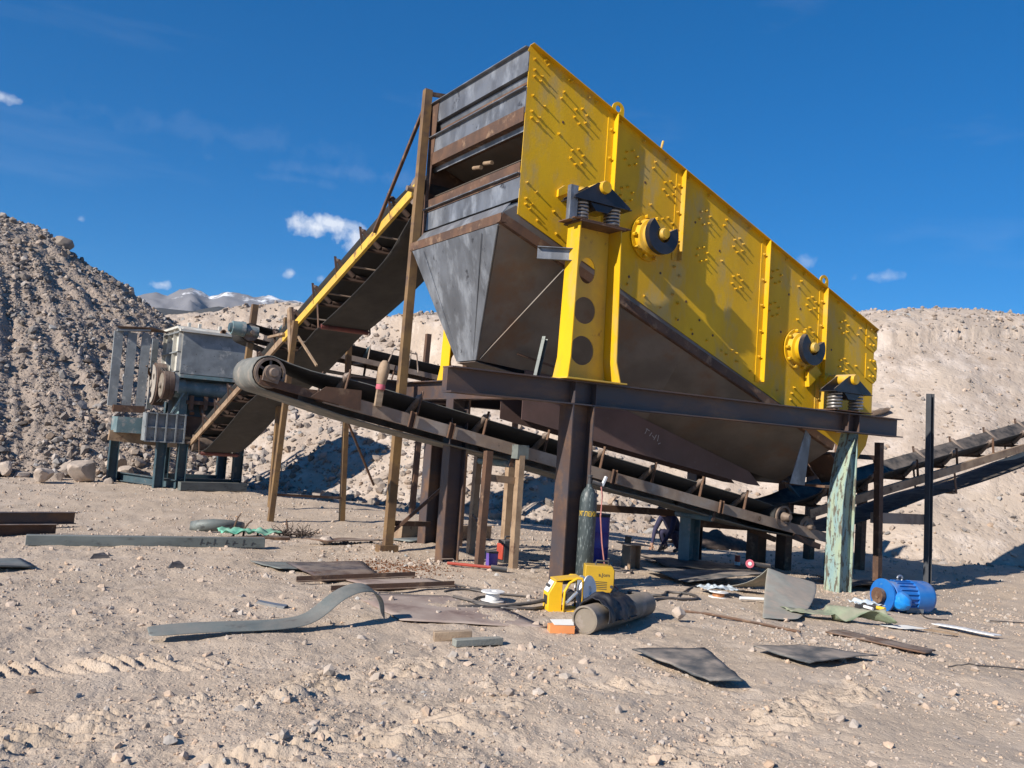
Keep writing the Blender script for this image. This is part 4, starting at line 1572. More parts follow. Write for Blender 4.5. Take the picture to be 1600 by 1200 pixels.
# ---- steep feed conveyor coming forward from the crusher to the high end of the screen
def feed_conveyor():
    tail, head = (6.78, 26.9, 1.14), (6.78, 13.2, 5.79)
    L = (Vector(head) - Vector(tail)).length
    t, P, e, n = conveyor('feed_conveyor', 'steep conveyor with yellow side rail climbing from crusher to the screen top', tail, head, (1, 0, 0), 1.0,
                          [(-.58, 8.0, L + .1, 'yellow_old', 0, .16), (.58, 8.0, L + .1, 'yellow_old', 0, .16), (-.58, -.5, 7.99, 'tan', 0, .15), (.58, -.5, 7.99, 'tan', 0, .15)],
                          pulley_r=.26, idlers=[L - .9 - 1.22 * k for k in range(11)], ret_drop=.52, ret_rollers=(.9, L - 4.4), belt_lift=.12, trough=.22, sag=.10, ret_mat='red_roller', idler_mats=('wheel', 'wheel'))
    # cross ties below the carrying side
    for k in range(11):
        x = L - 1.5 - 1.22 * k
        MB().bar(P(x, -.55, -.06), P(x, .55, -.06), .025, .025, n).build('cross_tie', 'wheel' if k > 5 else 'stringer', t)
    # posts
    post(t, (6.03, 18.56, -.4), (6.16, 18.4, 4.02), .11, 'ochre')
    post(t, (7.72, 18.78, -.4), (7.42, 18.5, 3.95), .11, 'ochre')
    post(t, (5.87, 12.44, -.15), (6.22, 12.98, 7.40), .11, 'ochre', .13)
    MB().box((5.72, 12.36, -.05), (6.02, 12.54, .10)).build('foot_plate', 'ochre', t)
    MB().bar((6.2, 13.03, 7.36), (6.9, 13.05, 7.46), .06, .06).build('head_tie', 'rust', t)
    MB().bar((6.2, 13.04, 7.1), (6.16, 14.6, 5.3), .05, .05).build('head_brace', 'rust', t)
    post(t, (7.45, 13.1, -.2), (7.4, 13.15, 5.7), .13, 'rust')
    MB().bar((5.95, 12.5, .28), (6.9, 12.2, 1.25), .05, .05).build('leg_brace', 'rust', t)
    MB().bar((6.0, 12.5, .42), (6.95, 13.2, .34), .06, .08).build('leg_brace', 'rust', t)
    # V-braces over the rail by the lower post
    MB().bar(P(7.2, -.62, .35), P(8.2, -.62, .02), .05, .05, n).build('rail_brace', 'tan', t)
    MB().bar(P(8.6, -.62, .45), P(8.6, -.62, -.55), .05, .16, e).build('rail_upright', 'tan', t)
    MB().bar(P(8.6, -.62, .1), P(9.5, -.4, -1.2), .04, .04, e).build('rail_brace', 'tan', t)
    MB().bar((6.05, 18.5, .35), (7.74, 18.72, .3), .05, .05).build('leg_tie', 'rust', t)
    MB().cyl((6.15, 16.2, 2.8), (7.7, 17.2, .7), .025, 8).build('loose_brace', 'rust', t)
    return t


feed_conveyor()


# ---- outfeed conveyor climbing out of the picture on the right
def outfeed():
    tail, head = (12.9, 11.4, .78), (25.5, 11.4, 3.58)
    L = (Vector(head) - Vector(tail)).length
    t, P, e, n = conveyor('outfeed_conveyor', 'conveyor with dusty rails climbing to the right picture edge', tail, head, (0, -1, 0), .84,
                          [(.54, .6, 12.8, 'tan', -.06, .16), (-.54, .6, 12.8, 'tan', -.06, .16)], pulley_r=.22, idlers=[1.2 + 1.4 * k for k in range(8)], ret_drop=.50, ret_rollers=(5.3, 9.0),
                          belt_lift=.06, trough=.19, sag=.05)
    ip = P_I(.11, .12, .010, .008)
    post(t, (15.2, 10.62, -.6), (15.05, 10.6, 2.25), .12, 'rust', name='post')
    m = MB().prof((16.9, 10.68, -.65), (16.75, 10.68, 3.33), ip, Vector((1, 0, 0)))
    m.build('post', 'greybeam', t)
    post(t, (16.95, 12.3, -.65), (16.95, 12.3, 1.6), .16, 'rust')
    MB().bar((15.1, 10.72, .82), (16.9, 10.78, .80), .08, .2).build('cross_beam', 'stringer', t)
    MB().prism([P(6.8, .50, -.18), P(7.6, .50, -.26), P(9.2, .50, -.24), P(9.4, .50, -.12)], (0, .012, 0)).build('spill_plate', 'gun', t)
    MB().prism([P(4.2, .40, -.32), P(5.6, .40, -.30), P(5.5, .2, -.36)], (0, .01, .01)).build('spill_plate', 'timber', t)
    vs, fs = text_mesh('N', .11, .001)
    o = P(3.0, .549, -.10)
    MB().poly([o + e * p.x + n * p.y - Vector((0, .002, 0)) for p in vs], fs).build('painted_mark', 'ink', t)
    # drive platform behind the beam end
    MB().bar((13.3, 12.2, 1.98), (16.8, 11.9, 1.98), .1, .1).build('platform_rail', 'rust', t)
    MB().bar((13.3, 12.9, 1.98), (16.8, 12.7, 1.98), .1, .1).build('platform_rail', 'rust', t)
    MB().bar((14.0, 13.3, 1.62), (17.6, 13.3, 1.55), .09, .09).build('platform_rail', 'rust', t)
    post(t, (16.5, 12.8, -.5), (16.75, 12.8, 2.75), .08, 'rust')
    return t


outfeed()
dm = thing('drive_motor', 'dark rounded drive motor on the platform behind the end of the dark beam', 'motor', (15.0, 12.4, 2.03))
MB().lathe((14.2, 12.4, 2.29), (1, 0, 0), [(0, .0), (.0, .2), (.5, .24), (1.0, .24), (1.15, .2), (1.22, .1), (1.24, 0)], 24).build('motor_body', 'teal_dark', dm)
MB().box((14.5, 12.2, 2.03), (15.2, 12.6, 2.12)).build('foot', 'rust', dm)


# ---- stockpile conveyor far behind
def back_conveyor():
    tail, head = (15.5, 21.5, 2.95), (6.0, 21.5, 3.93)
    L = (Vector(head) - Vector(tail)).length
    t, P, e, n = conveyor('rear_conveyor', 'flat dark conveyor with hoop guards crossing behind the posts above the crusher', tail, head, (0, 1, 0), .8,
                          [(-.5, 0, L - .3, 'stringer', -.06, .13), (.5, 0, L - .3, 'stringer', -.06, .13)], pulley_r=.22, idlers=[.8 + 1.15 * k for k in range(8)], ret_drop=.42, ret_rollers=(3.2, 6.2), belt_lift=.05, trough=.22,
                          ret_mat='teal_dark', idler_mats=('stringer', 'teal_dark'))
    for x in (1.4, 3.0, 5.6, L - 1.2):
        m = MB()
        for y in (-.56,):
            m.tube([P(x - .45, y, -.05), P(x - .33, y, .40), P(x + .33, y, .40), P(x + .45, y, -.05)], .02, 6)
        m.build('hoop_guard', 'stringer', t)
    post(t, (10.85, 21.65, -.5), (10.95, 21.65, 4.55), .13, 'rust')
    post(t, (6.02, 21.2, 3.2), (6.08, 21.2, 4.62), .14, 'ochre')
    post(t, (7.1, 21.9, -.4), (7.1, 21.9, 4.5), .13, 'ochre')
    post(t, (13.9, 21.6, -.5), (13.9, 21.6, 3.1), .13, 'rust')
    MB().cyl((9.4, 21.0, 1.9), (9.75, 21.0, 3.55), .02, 6).build('hanger_rod', 'rust', t)
    MB().cyl((6.5, 21.0, 2.4), (6.6, 21.0, 3.8), .025, 6).build('hanger_rod', 'rust', t)
    return t


back_conveyor()
gm = thing('gear_motor', 'teal cylindrical gear motor at the left end of the rear conveyor', 'motor', (5.75, 21.2, 3.85))
MB().lathe((5.55, 21.1, 4.0), (1, 0, -.05), [(0, 0), (0, .16), (.3, .18), (.34, .12), (.62, .12), (.62, 0)], 20).build('motor_body', 'teal', gm)
MB().lathe((5.55, 21.1, 4.0), (-1, 0, .05), [(0, .12), (.06, .1), (.06, 0)], 16).build('fan_cover', 'teal_dark', gm)

# ------------------------------------------------------------------ crusher
def crusher():
    t = thing('crusher', 'grey-green jaw crusher with belt wheels on teal legs beside the rubble cone', 'crusher', (6.9, 28, -.22))
    X0, X1, V0, V1 = 5.74, 7.75, 27.0, 29.2
    # upper hopper box: front sheet, left sheet, recessed panels and ribs
    m = MB().box((X0 + .02, V0, 3.12), (X1, V0 + .02, 4.32))
    m.build('front_panel', 'grey', t)
    m = MB().box((X0, V0 + .02, 2.55), (X0 + .02, V1, 4.45))
    m.build('left_panel', 'whitewash', t)
    MB().box((X1 - .02, V0 + .02, 2.55), (X1, V1, 4.4)).build('right_panel', 'grey', t)
    MB().box((X0 + .02, V1 - .02, 2.55), (X1 - .02, V1, 4.5)).build('rear_panel', 'grey', t)
    for z in (3.15, 3.72, 4.30):
        MB().box((X0 - .12, V0 + .03, z), (X0 - .001, V1, z + .03)).build('rib', 'grey', t)
    for v in (V0 + .03, V0 + .75, V0 + 1.45, V1 - .03):
        MB().box((X0 - .10, v, 2.6), (X0 - .001, v + .025, 4.4)).build('rib', 'whitewash', t)
    # top rim
    m = MB().box((X0 - .1, V0 - .12, 4.33), (X1 + .06, V0 + .06, 4.40))
    m.box((X0 - .1, V0 + .3, 4.45), (X1 + .06, V1 + .05, 4.52))
    m.prism([(X0 - .1, V0 + .06, 4.36), (X1 + .06, V0 + .06, 4.36), (X1 + .06, V0 + .3, 4.48), (X0 - .1, V0 + .3, 4.48)], (0, 0, .03))
    m.build('top_rim', 'whitewash', t)
    MB().lathe((6.9, V0 + .18, 4.45), (0, -1, .1), [(0, .08), (.14, .08), (.14, .05), (.02, .05)], 14).build('lifting_lug', 'rust', t)
    for x in (6.0, 6.3, 6.9, 7.3):
        MB().bar((x, V0 + .5, 4.5), (x, V0 + .5, 4.66), .08, .1).build('rim_cleat', 'whitewash', t)
    # shaft housing below the box
    m = MB()
    m.box((X0 + .02, V0 - .05, 3.0), (X1 - .1, V0 + .1, 3.1))
    m.build('ledge', 'teal', t)
    MB().box((X0 + .1, V0 + .3, 1.75), (X1 - .12, V0 + 1.6, 3.05)).build('crusher_body', 'teal_dark', t)
    MB().box((X0 + .02, V0 + .7, .95), (X1 - .02, V0 + 1.9, 1.74)).build('lower_frame', 'raw_dark', t)
    MB().lathe((X0 - .05, V0 + .35, 2.72), (1, 0, 0), [(0, 0), (0, .30), (.28, .30), (.28, .24), (1.5, .24), (1.5, .30), (1.72, .30), (1.72, 0)], 24).build('shaft_housing', 'teal', t)
    m = MB()
    m.box((X0 + .3, V0 - .02, 2.25), (X1 - .3, V0 + .3, 2.36))
    for x in (6.1, 6.5, 6.9, 7.2):
        m.box((x, V0 - .06, 2.1), (x + .1, V0 + .12, 2.5))
    m.build('tension_bars', 'rust', t)
    # wheels and belt
    bw = MB().lathe((5.22, 28.0, 2.78), (1, 0, 0), [(0, .50), (0, .60), (.02, .63), (.10, .63), (.11, .62), (.12, .63), (.20, .63), (.21, .62), (.22, .63), (.30, .63), (.32, .60), (.32, .52), (.12, .50), (.10, .14), (.0, .12), (0, 0)], 40).build('big_wheel', 'wheel', t)
    vs, fs = curve_plate(circle(0, 0, .57, 40), [circle(.33 * math.cos(k * 2.094 + .4), .33 * math.sin(k * 2.094 + .4), .10, 14) for k in range(3)], .02)
    m = MB().poly([(5.20 + p.z, 28.0 + p.x, 2.78 + p.y) for p in vs], fs)
    m.lathe((5.21, 28.0, 2.78), (-1, 0, 0), [(0, .12), (.06, .11), (.06, 0)], 16)
    m.build('wheel_disc', 'concrete', bw)
    sw = MB().lathe((5.30, 27.1, 2.74), (1, 0, 0), [(0, .30), (0, .39), (.02, .41), (.14, .41), (.15, .40), (.16, .41), (.28, .41), (.30, .38), (.30, .3), (.1, .28), (.1, .0)], 32).build('small_wheel', 'wheel', t)
    MB().lathe((5.285, 27.1, 2.74), (1, 0, 0), [(-.05, 0), (-.05, .09), (0, .1), (0, .35), (.02, .35), (.02, 0)], 24).build('wheel_disc', 'pipe', sw)
    # V-belts: two straight runs
    m = MB()
    for sgn in (1, -1):
        for x in (5.32, 5.40, 5.48):
            m.bar((x, 28.0, 2.78 + sgn * .60), (x, 27.1, 2.74 + sgn * .39), .03, .02)
    m.build('drive_belt', 'rubber', t)
    # left inspection frame with uprights
    MB().bar((4.12, 28.0, 4.24), (5.02, 28.0, 4.34), .2, .05).build('cage_rail', 'grey', t)
    MB().bar((4.2, 28.0, 1.98), (5.05, 28.0, 2.0), .25, .2).build('cage_rail', 'rust', t)
    for x in (4.18, 4.56, 4.94):
        MB().prof((x, 28.0, 2.05), (x - .0, 28.0, 4.22), P_C(.12, .24, .012), Vector((1, 0, 0))).build('cage_upright', 'grey', t)
    for x, v in ((5.2, 29.3), (5.5, 29.6)):
        MB().prof((x, v, 2.05), (x, v, 4.25), P_C(.1, .18, .012), Vector((1, 0, 0))).build('cage_upright', 'grey', t)
    MB().prism([(4.1, 27.88, 4.32), (5.05, 27.88, 4.40), (5.72, 29.0, 4.42), (4.5, 29.2, 4.34)], (0, 0, .03)).build('cage_roof', 'rust', t)
    MB().bar((4.18, 28.1, 3.2), (5.7, 28.6, 3.25), .05, .08).build('cage_rail', 'grey', t)
    MB().bar((5.0, 28.0, 3.3), (5.7, 28.8, 2.2), .05, .05).build('cage_brace', 'rust', t)
    # lower ribbed box, left front
    b = MB().box((4.95, 26.95, 1.12), (6.02, 27.5, 1.92)).build('ribbed_box', 'grey', t)
    for x in (4.95, 5.22, 5.49, 5.76, 6.0):
        MB().box((x - .02, 26.84, 1.1), (x + .02, 26.949, 1.94)).build('box_rib', 'grey', b)
    m = MB()
    for z in (1.1, 1.5, 1.9):
        m.box((4.93, 26.86, z), (6.04, 26.948, z + .035))
    m.build('box_rail', 'grey', b)
    MB().prof((5.95, 27.2, 1.95), (5.95, 27.2, 2.6), P_I(.2, .22, .014, .012), Vector((1, 0, 0))).build('column', 'teal', t)
    MB().bar((5.62, 27.0, 1.95), (5.9, 27.0, 2.55), .05, .05).build('brace', 'teal', t)
    MB().box((4.3, 27.6, 1.3), (5.0, 28.6, 1.75)).build('side_beam', 'teal', t)
    MB().bar((4.2, 28.2, 1.2), (5.6, 28.2, 1.1), .2, .3).build('side_beam', 'tan', t)
    # legs and skid
    for (x, v, zt) in ((5.45, 27.1, 1.1), (6.02, 27.0, 1.1), (7.75, 27.4, 2.3), (4.5, 29.0, 1.2), (7.75, 29.2, 2.3), (6.0, 29.2, 2.3)):
        MB().prof((x, v, -.3), (x, v, zt), P_I(.26, .26, .018, .014), Vector((1, 0, 0))).build('leg', 'teal_dark', t)
    MB().prof((4.55, 29.4, -.02), (5.95, 26.9, -.08), P_I(.2, .25, .018, .014)).build('skid', 'teal_dark', t)
    MB().prof((6.0, 27.0, .0), (7.9, 27.4, .0), P_I(.2, .2, .018, .014)).build('skid', 'teal_dark', t)
    MB().bar((5.95, 26.65, -.1), (7.95, 27.05, -.1), .2, .24).build('sill', 'gun', t)
    MB().bar((6.0, 29.2, .0), (7.9, 29.3, .0), .2, .2).build('skid', 'teal_dark', t)
    # discharge chute and dark gearbox bits under the box
    MB().box((X0 + .35, V0 + .5, 1.5), (X1 - .4, V0 + 1.6, 2.3)).build('discharge_chute', 'raw_dark', t)
    MB().prism([(X0 + .2, V0 + .2, 1.9), (X0 + .9, V0 + .2, 1.9), (X0 + .7, V0 + .2, 1.3), (X0 + .2, V0 + .2, 1.3)], (0, .3, 0)).build('chute_flap', 'rust', t)
    for x in (6.2, 6.5, 6.9, 7.2):
        MB().cyl((x, V0 + .02, 1.98), (x, V0 + .25, 2.2), .07, 10).build('spring_rod', 'rust', t)
    return t


crusher()

# ------------------------------------------------------------------ things lying about the yard
def on(u, v, dz=0.0):
    return Vector((u, v, G(u, v) + dz))


def gas_cylinder():
    b = on(7.22, 9.33, -.01)
    t = thing('gas_cylinder', 'tall scuffed dark green gas cylinder with yellow lettering standing against the column', 'gas cylinder', b)
    r = .112
    MB().lathe(b, (0, 0, 1), [(0, .0), (0, .10), (.02, r), (1.10, r), (1.16, r * .97), (1.22, r * .85), (1.27, r * .62), (1.30, r * .36), (1.34, r * .30), (1.34, 0)], 32).build('body', 'green_cyl', t)
    MB().lathe(b + Vector((0, 0, 1.335)), (0, 0, 1), [(0, .03), (.06, .03), (.06, .022), (.10, .022), (.10, .035), (.125, .035), (.125, 0)], 14).build('valve', 'darkplastic', t)
    rg = MB().cyl(b + Vector((.02, -.03, 1.37)), b + Vector((.13, -.09, 1.34)), .03, 12).build('regulator', 'darkplastic', t)
    MB().bar(b + Vector((.13, -.10, 1.33)), b + Vector((.19, -.10, 1.45)), .03, .03).build('handle', 'white', rg)
    path = [b + Vector(p) for p in ((.12, -.09, 1.33), (.13, -.12, 1.2), (.11, -.13, .95), (.16, -.13, .6), (.22, -.14, .3), (.30, -.2, .08), (.34, -.3, .02))]
    MB().tube(path, .010, 6).build('hose', 'hose', t)
    vs, fs = text_mesh('УГЛЕКИ', .085, .0015)
    m = MB()
    base = math.atan2(-9.33, -7.22)      # facing the camera
    pts = []
    for p in vs:
        a = base + .05 + (p.x * .82) / r
        rr = r + .001 + (p.z + .0015)
        pts.append((b.x + rr * math.cos(a), b.y + rr * math.sin(a), b.z + .93 + p.y))
    m.poly(pts, fs)
    m.build('lettering', 'letter', t, smooth=0)


gas_cylinder()


def wire_feeder():
    b = on(5.86, 7.95, .0)
    t = thing('wire_feeder', 'small yellow tubular-framed welding wire feeder on the ground by the column', 'wire feeder', b)
    ax = Vector((.94, -.34, 0)).normalized()     # long side as seen
    sd = Vector((.34, .94, 0)).normalized()

    def P(x, y, z):
        return b + ax * x + sd * y + Vector((0, 0, z))
    MB().loft([[P(-.17, y, 0), P(-.02, y, 0), P(-.02, y, .31), P(-.10, y, .32), P(-.17, y, .19)] for y in (-.11, .11)]).build('front_case', 'feeder', t, bevel=.006)
    MB().poly([P(-.165, -.085, .205), P(-.165, .085, .205), P(-.112, .085, .305), P(-.112, -.085, .305)], [(0, 1, 2, 3)])
    pn = MB().prism([P(-.171, -.08, .20), P(-.171, .08, .20), P(-.108, .08, .315), P(-.108, -.08, .315)], ax * -.004).build('control_panel', 'white', t)
    for y in (-.035, .04):
        MB().lathe(P(-.143, y, .258), ax * -1 + Vector((0, 0, .55)), [(0, .018), (.022, .016), (.022, 0)], 12).build('knob', 'darkplastic', pn)
    MB().box((0, 0, 0), (.001, .001, .001))
    MB().loft([[P(-.178, y, .07), P(-.171, y, .07), P(-.171, y, .16), P(-.178, y, .16)] for y in (-.06, .06)]).build('socket_panel', 'darkplastic', t)
    # tube frame hoops
    for y in (-.125, .125):
        MB().tube([P(.0, y, .0), P(.0, y, .22), P(.05, y, .31), P(.13, y, .36), P(.19, y, .36), P(.2, y, .33), P(.2, y, .02), P(.1, y, .01)], .014, 8).build('frame_hoop', 'feeder', t)
    MB().loft([[P(-.1, y, .325), P(.19, y, .36), P(.19, y, .372), P(-.1, y, .337)] for y in (-.12, .12)]).build('top_cover', 'feeder', t)
    MB().loft([[P(-.16, y, .0), P(.2, y, 0), P(.2, y, .015), P(-.16, y, .015)] for y in (-.12, .12)]).build('floor_plate', 'feeder', t)
    d = MB().lathe(P(.07, -.04, .17), sd * -1, [(0, .07), (.04, .07), (.05, .05), (.09, .05), (.09, 0)], 16).build('feed_drive', 'darkplastic', t)
    MB().cyl(P(.03, -.13, .10), P(.14, -.13, .22), .02, 8).build('pressure_arm', 'galv', d)
    MB().tube([P(-.17, 0, .1), P(-.35, -.03, .07), P(-.75, -.12, .035), P(-1.15, -.1, .025)], .022, 8).build('torch_lead', 'cable', t)
    return P, ax, sd


wire_feeder()


def spool(c, axis, R, w, label, name='wire_spool', core='white', rim='white'):
    c = Vector(c)
    t = thing(name, label, 'spool', (c.x, c.y, G(c.x, c.y)), None)
    a = Vector(axis).normalized()
    MB().lathe(c - a * w / 2, a, [(0, R * .3), (0, R), (.012, R), (.012, R * .55), (w - .012, R * .55), (w - .012, R), (w, R), (w, R * .3), (w - .03, R * .28), (w - .03, R * .12), (.03, R * .12), (.03, R * .28), (0, R * .3)], 36).build('reel', rim, t)
    MB().lathe(c - a * w * .32, a, [(0, .0), (0, R * .6), (w * .64, R * .6), (w * .64, 0)], 28).build('wire_winding', core, t)
    MB().lathe(c - a * (w / 2 + .004), a, [(0, 0), (0, R * .30), (.02, R * .3), (.02, 0)], 20).build('hub', 'grey', t)
    return t


spool(on(6.32, 8.12, .165), (.42, -.88, .12), .165, .11, 'white plastic wire spool standing upright beside the yellow wire feeder')
spool(on(5.33, 8.5, .055), (0, 0, 1), .13, .11, 'white wire spool lying flat left of the wire feeder')
spool(on(8.92, 8.6, .04), (.05, 0, 1), .13, .08, 'copper-coloured wire spool with white flange lying by plastic wrap', core='copper')


def welder():
    b = on(7.30, 9.04)
    t = thing('welding_machine', 'yellow box-shaped welding machine behind the gas cylinder', 'welding machine', b)
    ax, sd = Vector((.86, -.51, 0)).normalized(), Vector((.51, .86, 0)).normalized()

    def P(x, y, z):
        return b + ax * x + sd * y + Vector((0, 0, z))
    out = [(-.24, .02), (.09, .02), (.13, .09), (.13, .30), (.10, .35), (-.24, .35)]
    MB().loft([[P(x, y, z) for x, z in out] for y in (-.12, .12)]).build('case', 'weld', t, bevel=.008)
    MB().loft([[P(-.24, y, 0), P(.15, y, 0), P(.15, y, .02), P(-.24, y, .02)] for y in (-.1, .1)]).build('feet', 'darkplastic', t)
    MB().tube([P(-.1, 0, .35), P(-.09, 0, .40), P(.06, 0, .40), P(.07, 0, .35)], .012, 8).build('carry_handle', 'darkplastic', t)
    vs, fs = text_mesh('a.Jom', .065, .001)
    MB().poly([P(-.0 + p.x, -.1225 - p.z, .22 + p.y) for p in vs], fs).build('lettering', 'ink', t, smooth=0)
    MB().lathe(P(.10, -.121, .1), sd * -1, [(0, .02), (.02, .02), (.02, 0)], 12).build('socket', 'darkplastic', t)
    for k in range(5):
        MB().loft([[P(-.2, y, .06 + k * .022), P(.04, y, .06 + k * .022), P(.04, y, .068 + k * .022), P(-.2, y, .068 + k * .022)] for y in (-.1235, -.1205)]).build('vent_slot', 'darkplastic', t)
    MB().loft([[P(.1305, y, .08), P(.1305, y, .30), P(.136, y, .30), P(.136, y, .08)] for y in (-.1, .1)]).build('rear_panel', 'darkplastic', t)


welder()


def pipe():
    a, c = on(5.36, 6.86, .135), on(6.60, 7.42, .135)
    a.z, c.z = max(a.z, .12), max(c.z, .12)
    t = thing('steel_pipe', 'short thick brown pipe filled with concrete lying on the ground', 'pipe', (5.9, 7.1, 0))
    d = (c - a)
    L = d.length
    MB().lathe(a, d, [(.0, .112), (-.02, .118), (-.015, .135), (.05, .132), (L - .1, .130), (L, .125), (L, .11), (.02, .108)], 36).build('pipe_wall', 'pipe', t)
    m = MB().lathe(a + d.normalized() * .03, d, [(-.015, 0), (-.012, .05), (.0, .095), (.03, .107), (L - .05, .107), (L - .05, 0)], 30)
    m.build('concrete_plug', 'concrete', t)
    return a, d


PA, PD = pipe()


def cloth(name, label, cat, cen, axu, axv, su, sv, n, hfun, mat, thick=.008, group=None, sub=1):
    """free-form cloth: grid over su x sv, height from hfun(x,y) in local metres"""
    cen, axu, axv = Vector(cen), Vector(axu).normalized(), Vector(axv).normalized()
    nx, ny = n
    m = MB()
    rows = []
    for i in range(nx + 1):
        row = []
        for j in range(ny + 1):
            x, y = (i / nx - .5) * su, (j / ny - .5) * sv
            q = hfun(x, y)
            if isinstance(q, tuple):
                dx, dy, dz = q
            else:
                dx, dy, dz = 0, 0, q
            row.append(cen + axu * (x + dx) + axv * (y + dy) + Vector((0, 0, dz)))
        rows.append(row)
    m.loft(rows, closed=False, caps=False)
    o = m.build(name, mat, None, loc=cen, smooth=60)
    s = o.modifiers.new('thickness', 'SOLIDIFY')
    s.thickness = thick
    s.offset = 1
    return tag(o, label, cat, group)


def _n(x, y, s=1.0, k=0.0):
    return float(perlin(np.array([x * s + k + 3.1]), np.array([y * s - k + 7.7]))[0])


def jk(x, y):
    a = y / .15           # wraps around the pipe
    a = max(-2.0, min(1.7, a * 1.05))
    r = .168 + .06 * _n(x, y, 6) + .05 * abs(_n(x, y, 12, 4)) + .05 * max(0, 1 - abs(x) / .3) * (a < 0)
    return (.05 * _n(x, y, 5, 2), -y + math.sin(a) * r, math.cos(a) * r - .0)


mid = PA + PD * .33
cloth('black_jacket', 'crumpled black jacket draped over the concrete-filled pipe', 'jacket', mid, PD, Vector((0, 0, 1)).cross(PD) * -1, .60, .62, (40, 40), jk, 'jacket', .006)


def carton():
    b = on(5.17, 6.98)
    t = thing('carton', 'small orange carton with its pale flap open lying by the pipe', 'carton', b)
    ax, sd = Vector((.93, -.36, 0)), Vector((.36, .93, 0))

    def P(x, y, z):
        return b + ax * x + sd * y + Vector((0, 0, z))
    MB().loft([[P(x, y, z) for x, y in ((-.12, -.05), (.12, -.05), (.12, .06), (-.12, .06))] for z in (0.0, .075)]).build('box', 'orange', t)
    MB().prism([P(-.08, -.045, .078), P(.11, -.05, .08), P(.14, .10, .105), (P(-.09, .09, .10))], (0, 0, .003)).build('flap', 'paper', t)


carton()


def motor():
    a = on(11.42, 7.90, .19)
    d = Vector((.975, -.22, -.03)).normalized()
    t = thing('electric_motor', 'bright blue finned electric motor lying on its side at the right', 'motor', (a.x + .4, a.y, G(a.x, a.y)))
    s = Vector((0, 0, 1)).cross(d).normalized()
    u = d.cross(s)

    def P(x, y, z):
        return a + d * x + s * y + u * z
    body = MB().lathe(a, d, [(.06, .0), (.06, .13), (.10, .20), (.14, .205), (.46, .205), (.46, .0)], 36).build('stator_body', 'blue', t)
    for k in range(22):
        an = 2 * math.pi * k / 22
        dr = s * math.cos(an) + u * math.sin(an)
        MB().bar(a + d * .17 + dr * .212, a + d * .46 + dr * .212, .012, .03, dr).build('fin', 'blue', body)
    MB().lathe(a, d, [(.0, .08), (.0, .235), (.03, .235), (.03, .12), (.07, .12)], 40).build('end_flange', 'blue', t)
    MB().lathe(a, d, [(.0, .0), (-.10, .0), (-.10, .05), (-.0, .05)], 20).build('shaft', 'rust', t)
    MB().lathe(a, d, [(-.02, .05), (-.02, .10), (-.09, .11), (-.09, .04)], 28).build('coupling', 'rust', t)
    MB().lathe(a, d, [(.46, .21), (.465, .232), (.72, .232), (.77, .222), (.80, .19), (.815, .15), (.81, .0)], 40).build('fan_cover', 'blue', t)
    MB().lathe(a, d, [(.816, 0), (.816, .14), (.822, .14), (.822, 0)], 28).build('fan_grille', 'blue', t)
    # terminal box wrapped in bright blue film, on the camera side
    tb = MB()
    q = P(.17, 0, -.04) - Vector((.30, .95, 0)).normalized() * .21
    bm = bmesh.new()
    bmesh.ops.create_icosphere(bm, subdivisions=3, radius=.135)
    for v in bm.verts:
        v.co *= 1 + .22 * _n(v.co.x + v.co.z, v.co.y - v.co.z, 14)
        v.co.z *= .95
    tb.poly([q + v.co for v in bm.verts], [tuple(x.index for x in f.verts) for f in bm.faces])
    bm.free()
    tb.build('wrapped_terminal_box', 'bluebright', t, smooth=30)
    ey = MB().tube([P(.30 + .045 * math.cos(x), 0, .245 + .045 * math.sin(x)) for x in np.linspace(-.6, 3.74, 12)], .014, 8)
    ey.build('lifting_eye', 'galv', t)
    q2 = P(.30, 0, -.16) - Vector((.30, .95, 0)).normalized() * .15
    MB().bar(q2, q2 + d * .30, .07, .07, Z).build('mounting_foot', 'grey', t)


motor()


# ---- rubber offcuts, plates and bars
def flat_sheet(name, label, cat, pts, mat, th=.012, lift=.012, wob=.02, group=None, sub=10):
    """four ground corners -> slightly warped sheet"""
    P4 = [Vector((p[0], p[1], 0)) for p in pts]
    rows = []
    for i in range(sub + 1):
        r = []
        for j in range(sub + 1):
            s, q = i / sub, j / sub
            p = P4[0].lerp(P4[1], s).lerp(P4[3].lerp(P4[2], s), q)
            if i in (0, sub) or j in (0, sub):
                p = p + Vector((_n(p.x, p.y, 6, 3), _n(p.x, p.y, 6, 9), 0)) * .035
            z = pts[0][2] * (1 - s) * (1 - q) + pts[1][2] * s * (1 - q) + pts[2][2] * s * q + pts[3][2] * (1 - s) * q if len(pts[0]) > 2 else 0
            r.append(Vector((p.x, p.y, gz(p.x, p.y) + lift + z + wob * (.5 + _n(p.x, p.y, 2.2)))))
        rows.append(r)
    m = MB().loft(rows, closed=False, caps=False)
    o = m.build(name, mat, None, smooth=50)
    s = o.modifiers.new('thickness', 'SOLIDIFY')
    s.thickness = th
    s.offset = 1
    return tag(o, label, cat, group)


flat_sheet('rubber_sheet', 'flat dark rubber offcut shaped like a lozenge in the right foreground', 'rubber sheet', [(6.40, 5.72, .03), (7.20, 5.64, 0), (7.32, 5.09, .05), (6.45, 5.13, .02)], 'rubber_dark', lift=.025)
flat_sheet('rubber_sheet', 'dark dust-sprinkled rubber offcut tapering towards the camera, centre foreground', 'rubber sheet', [(5.26, 6.04, .0), (5.9, 5.82, .02), (5.28, 4.80, .05), (5.10, 4.95, .02)], 'rubber_dark', lift=.03)
flat_sheet('steel_strip', 'long flat rusty steel strip lying in the right foreground', 'steel strip', [(8.22, 6.36), (8.62, 6.44), (8.80, 5.44), (8.45, 5.34)], 'rust', .014, .02, .005)


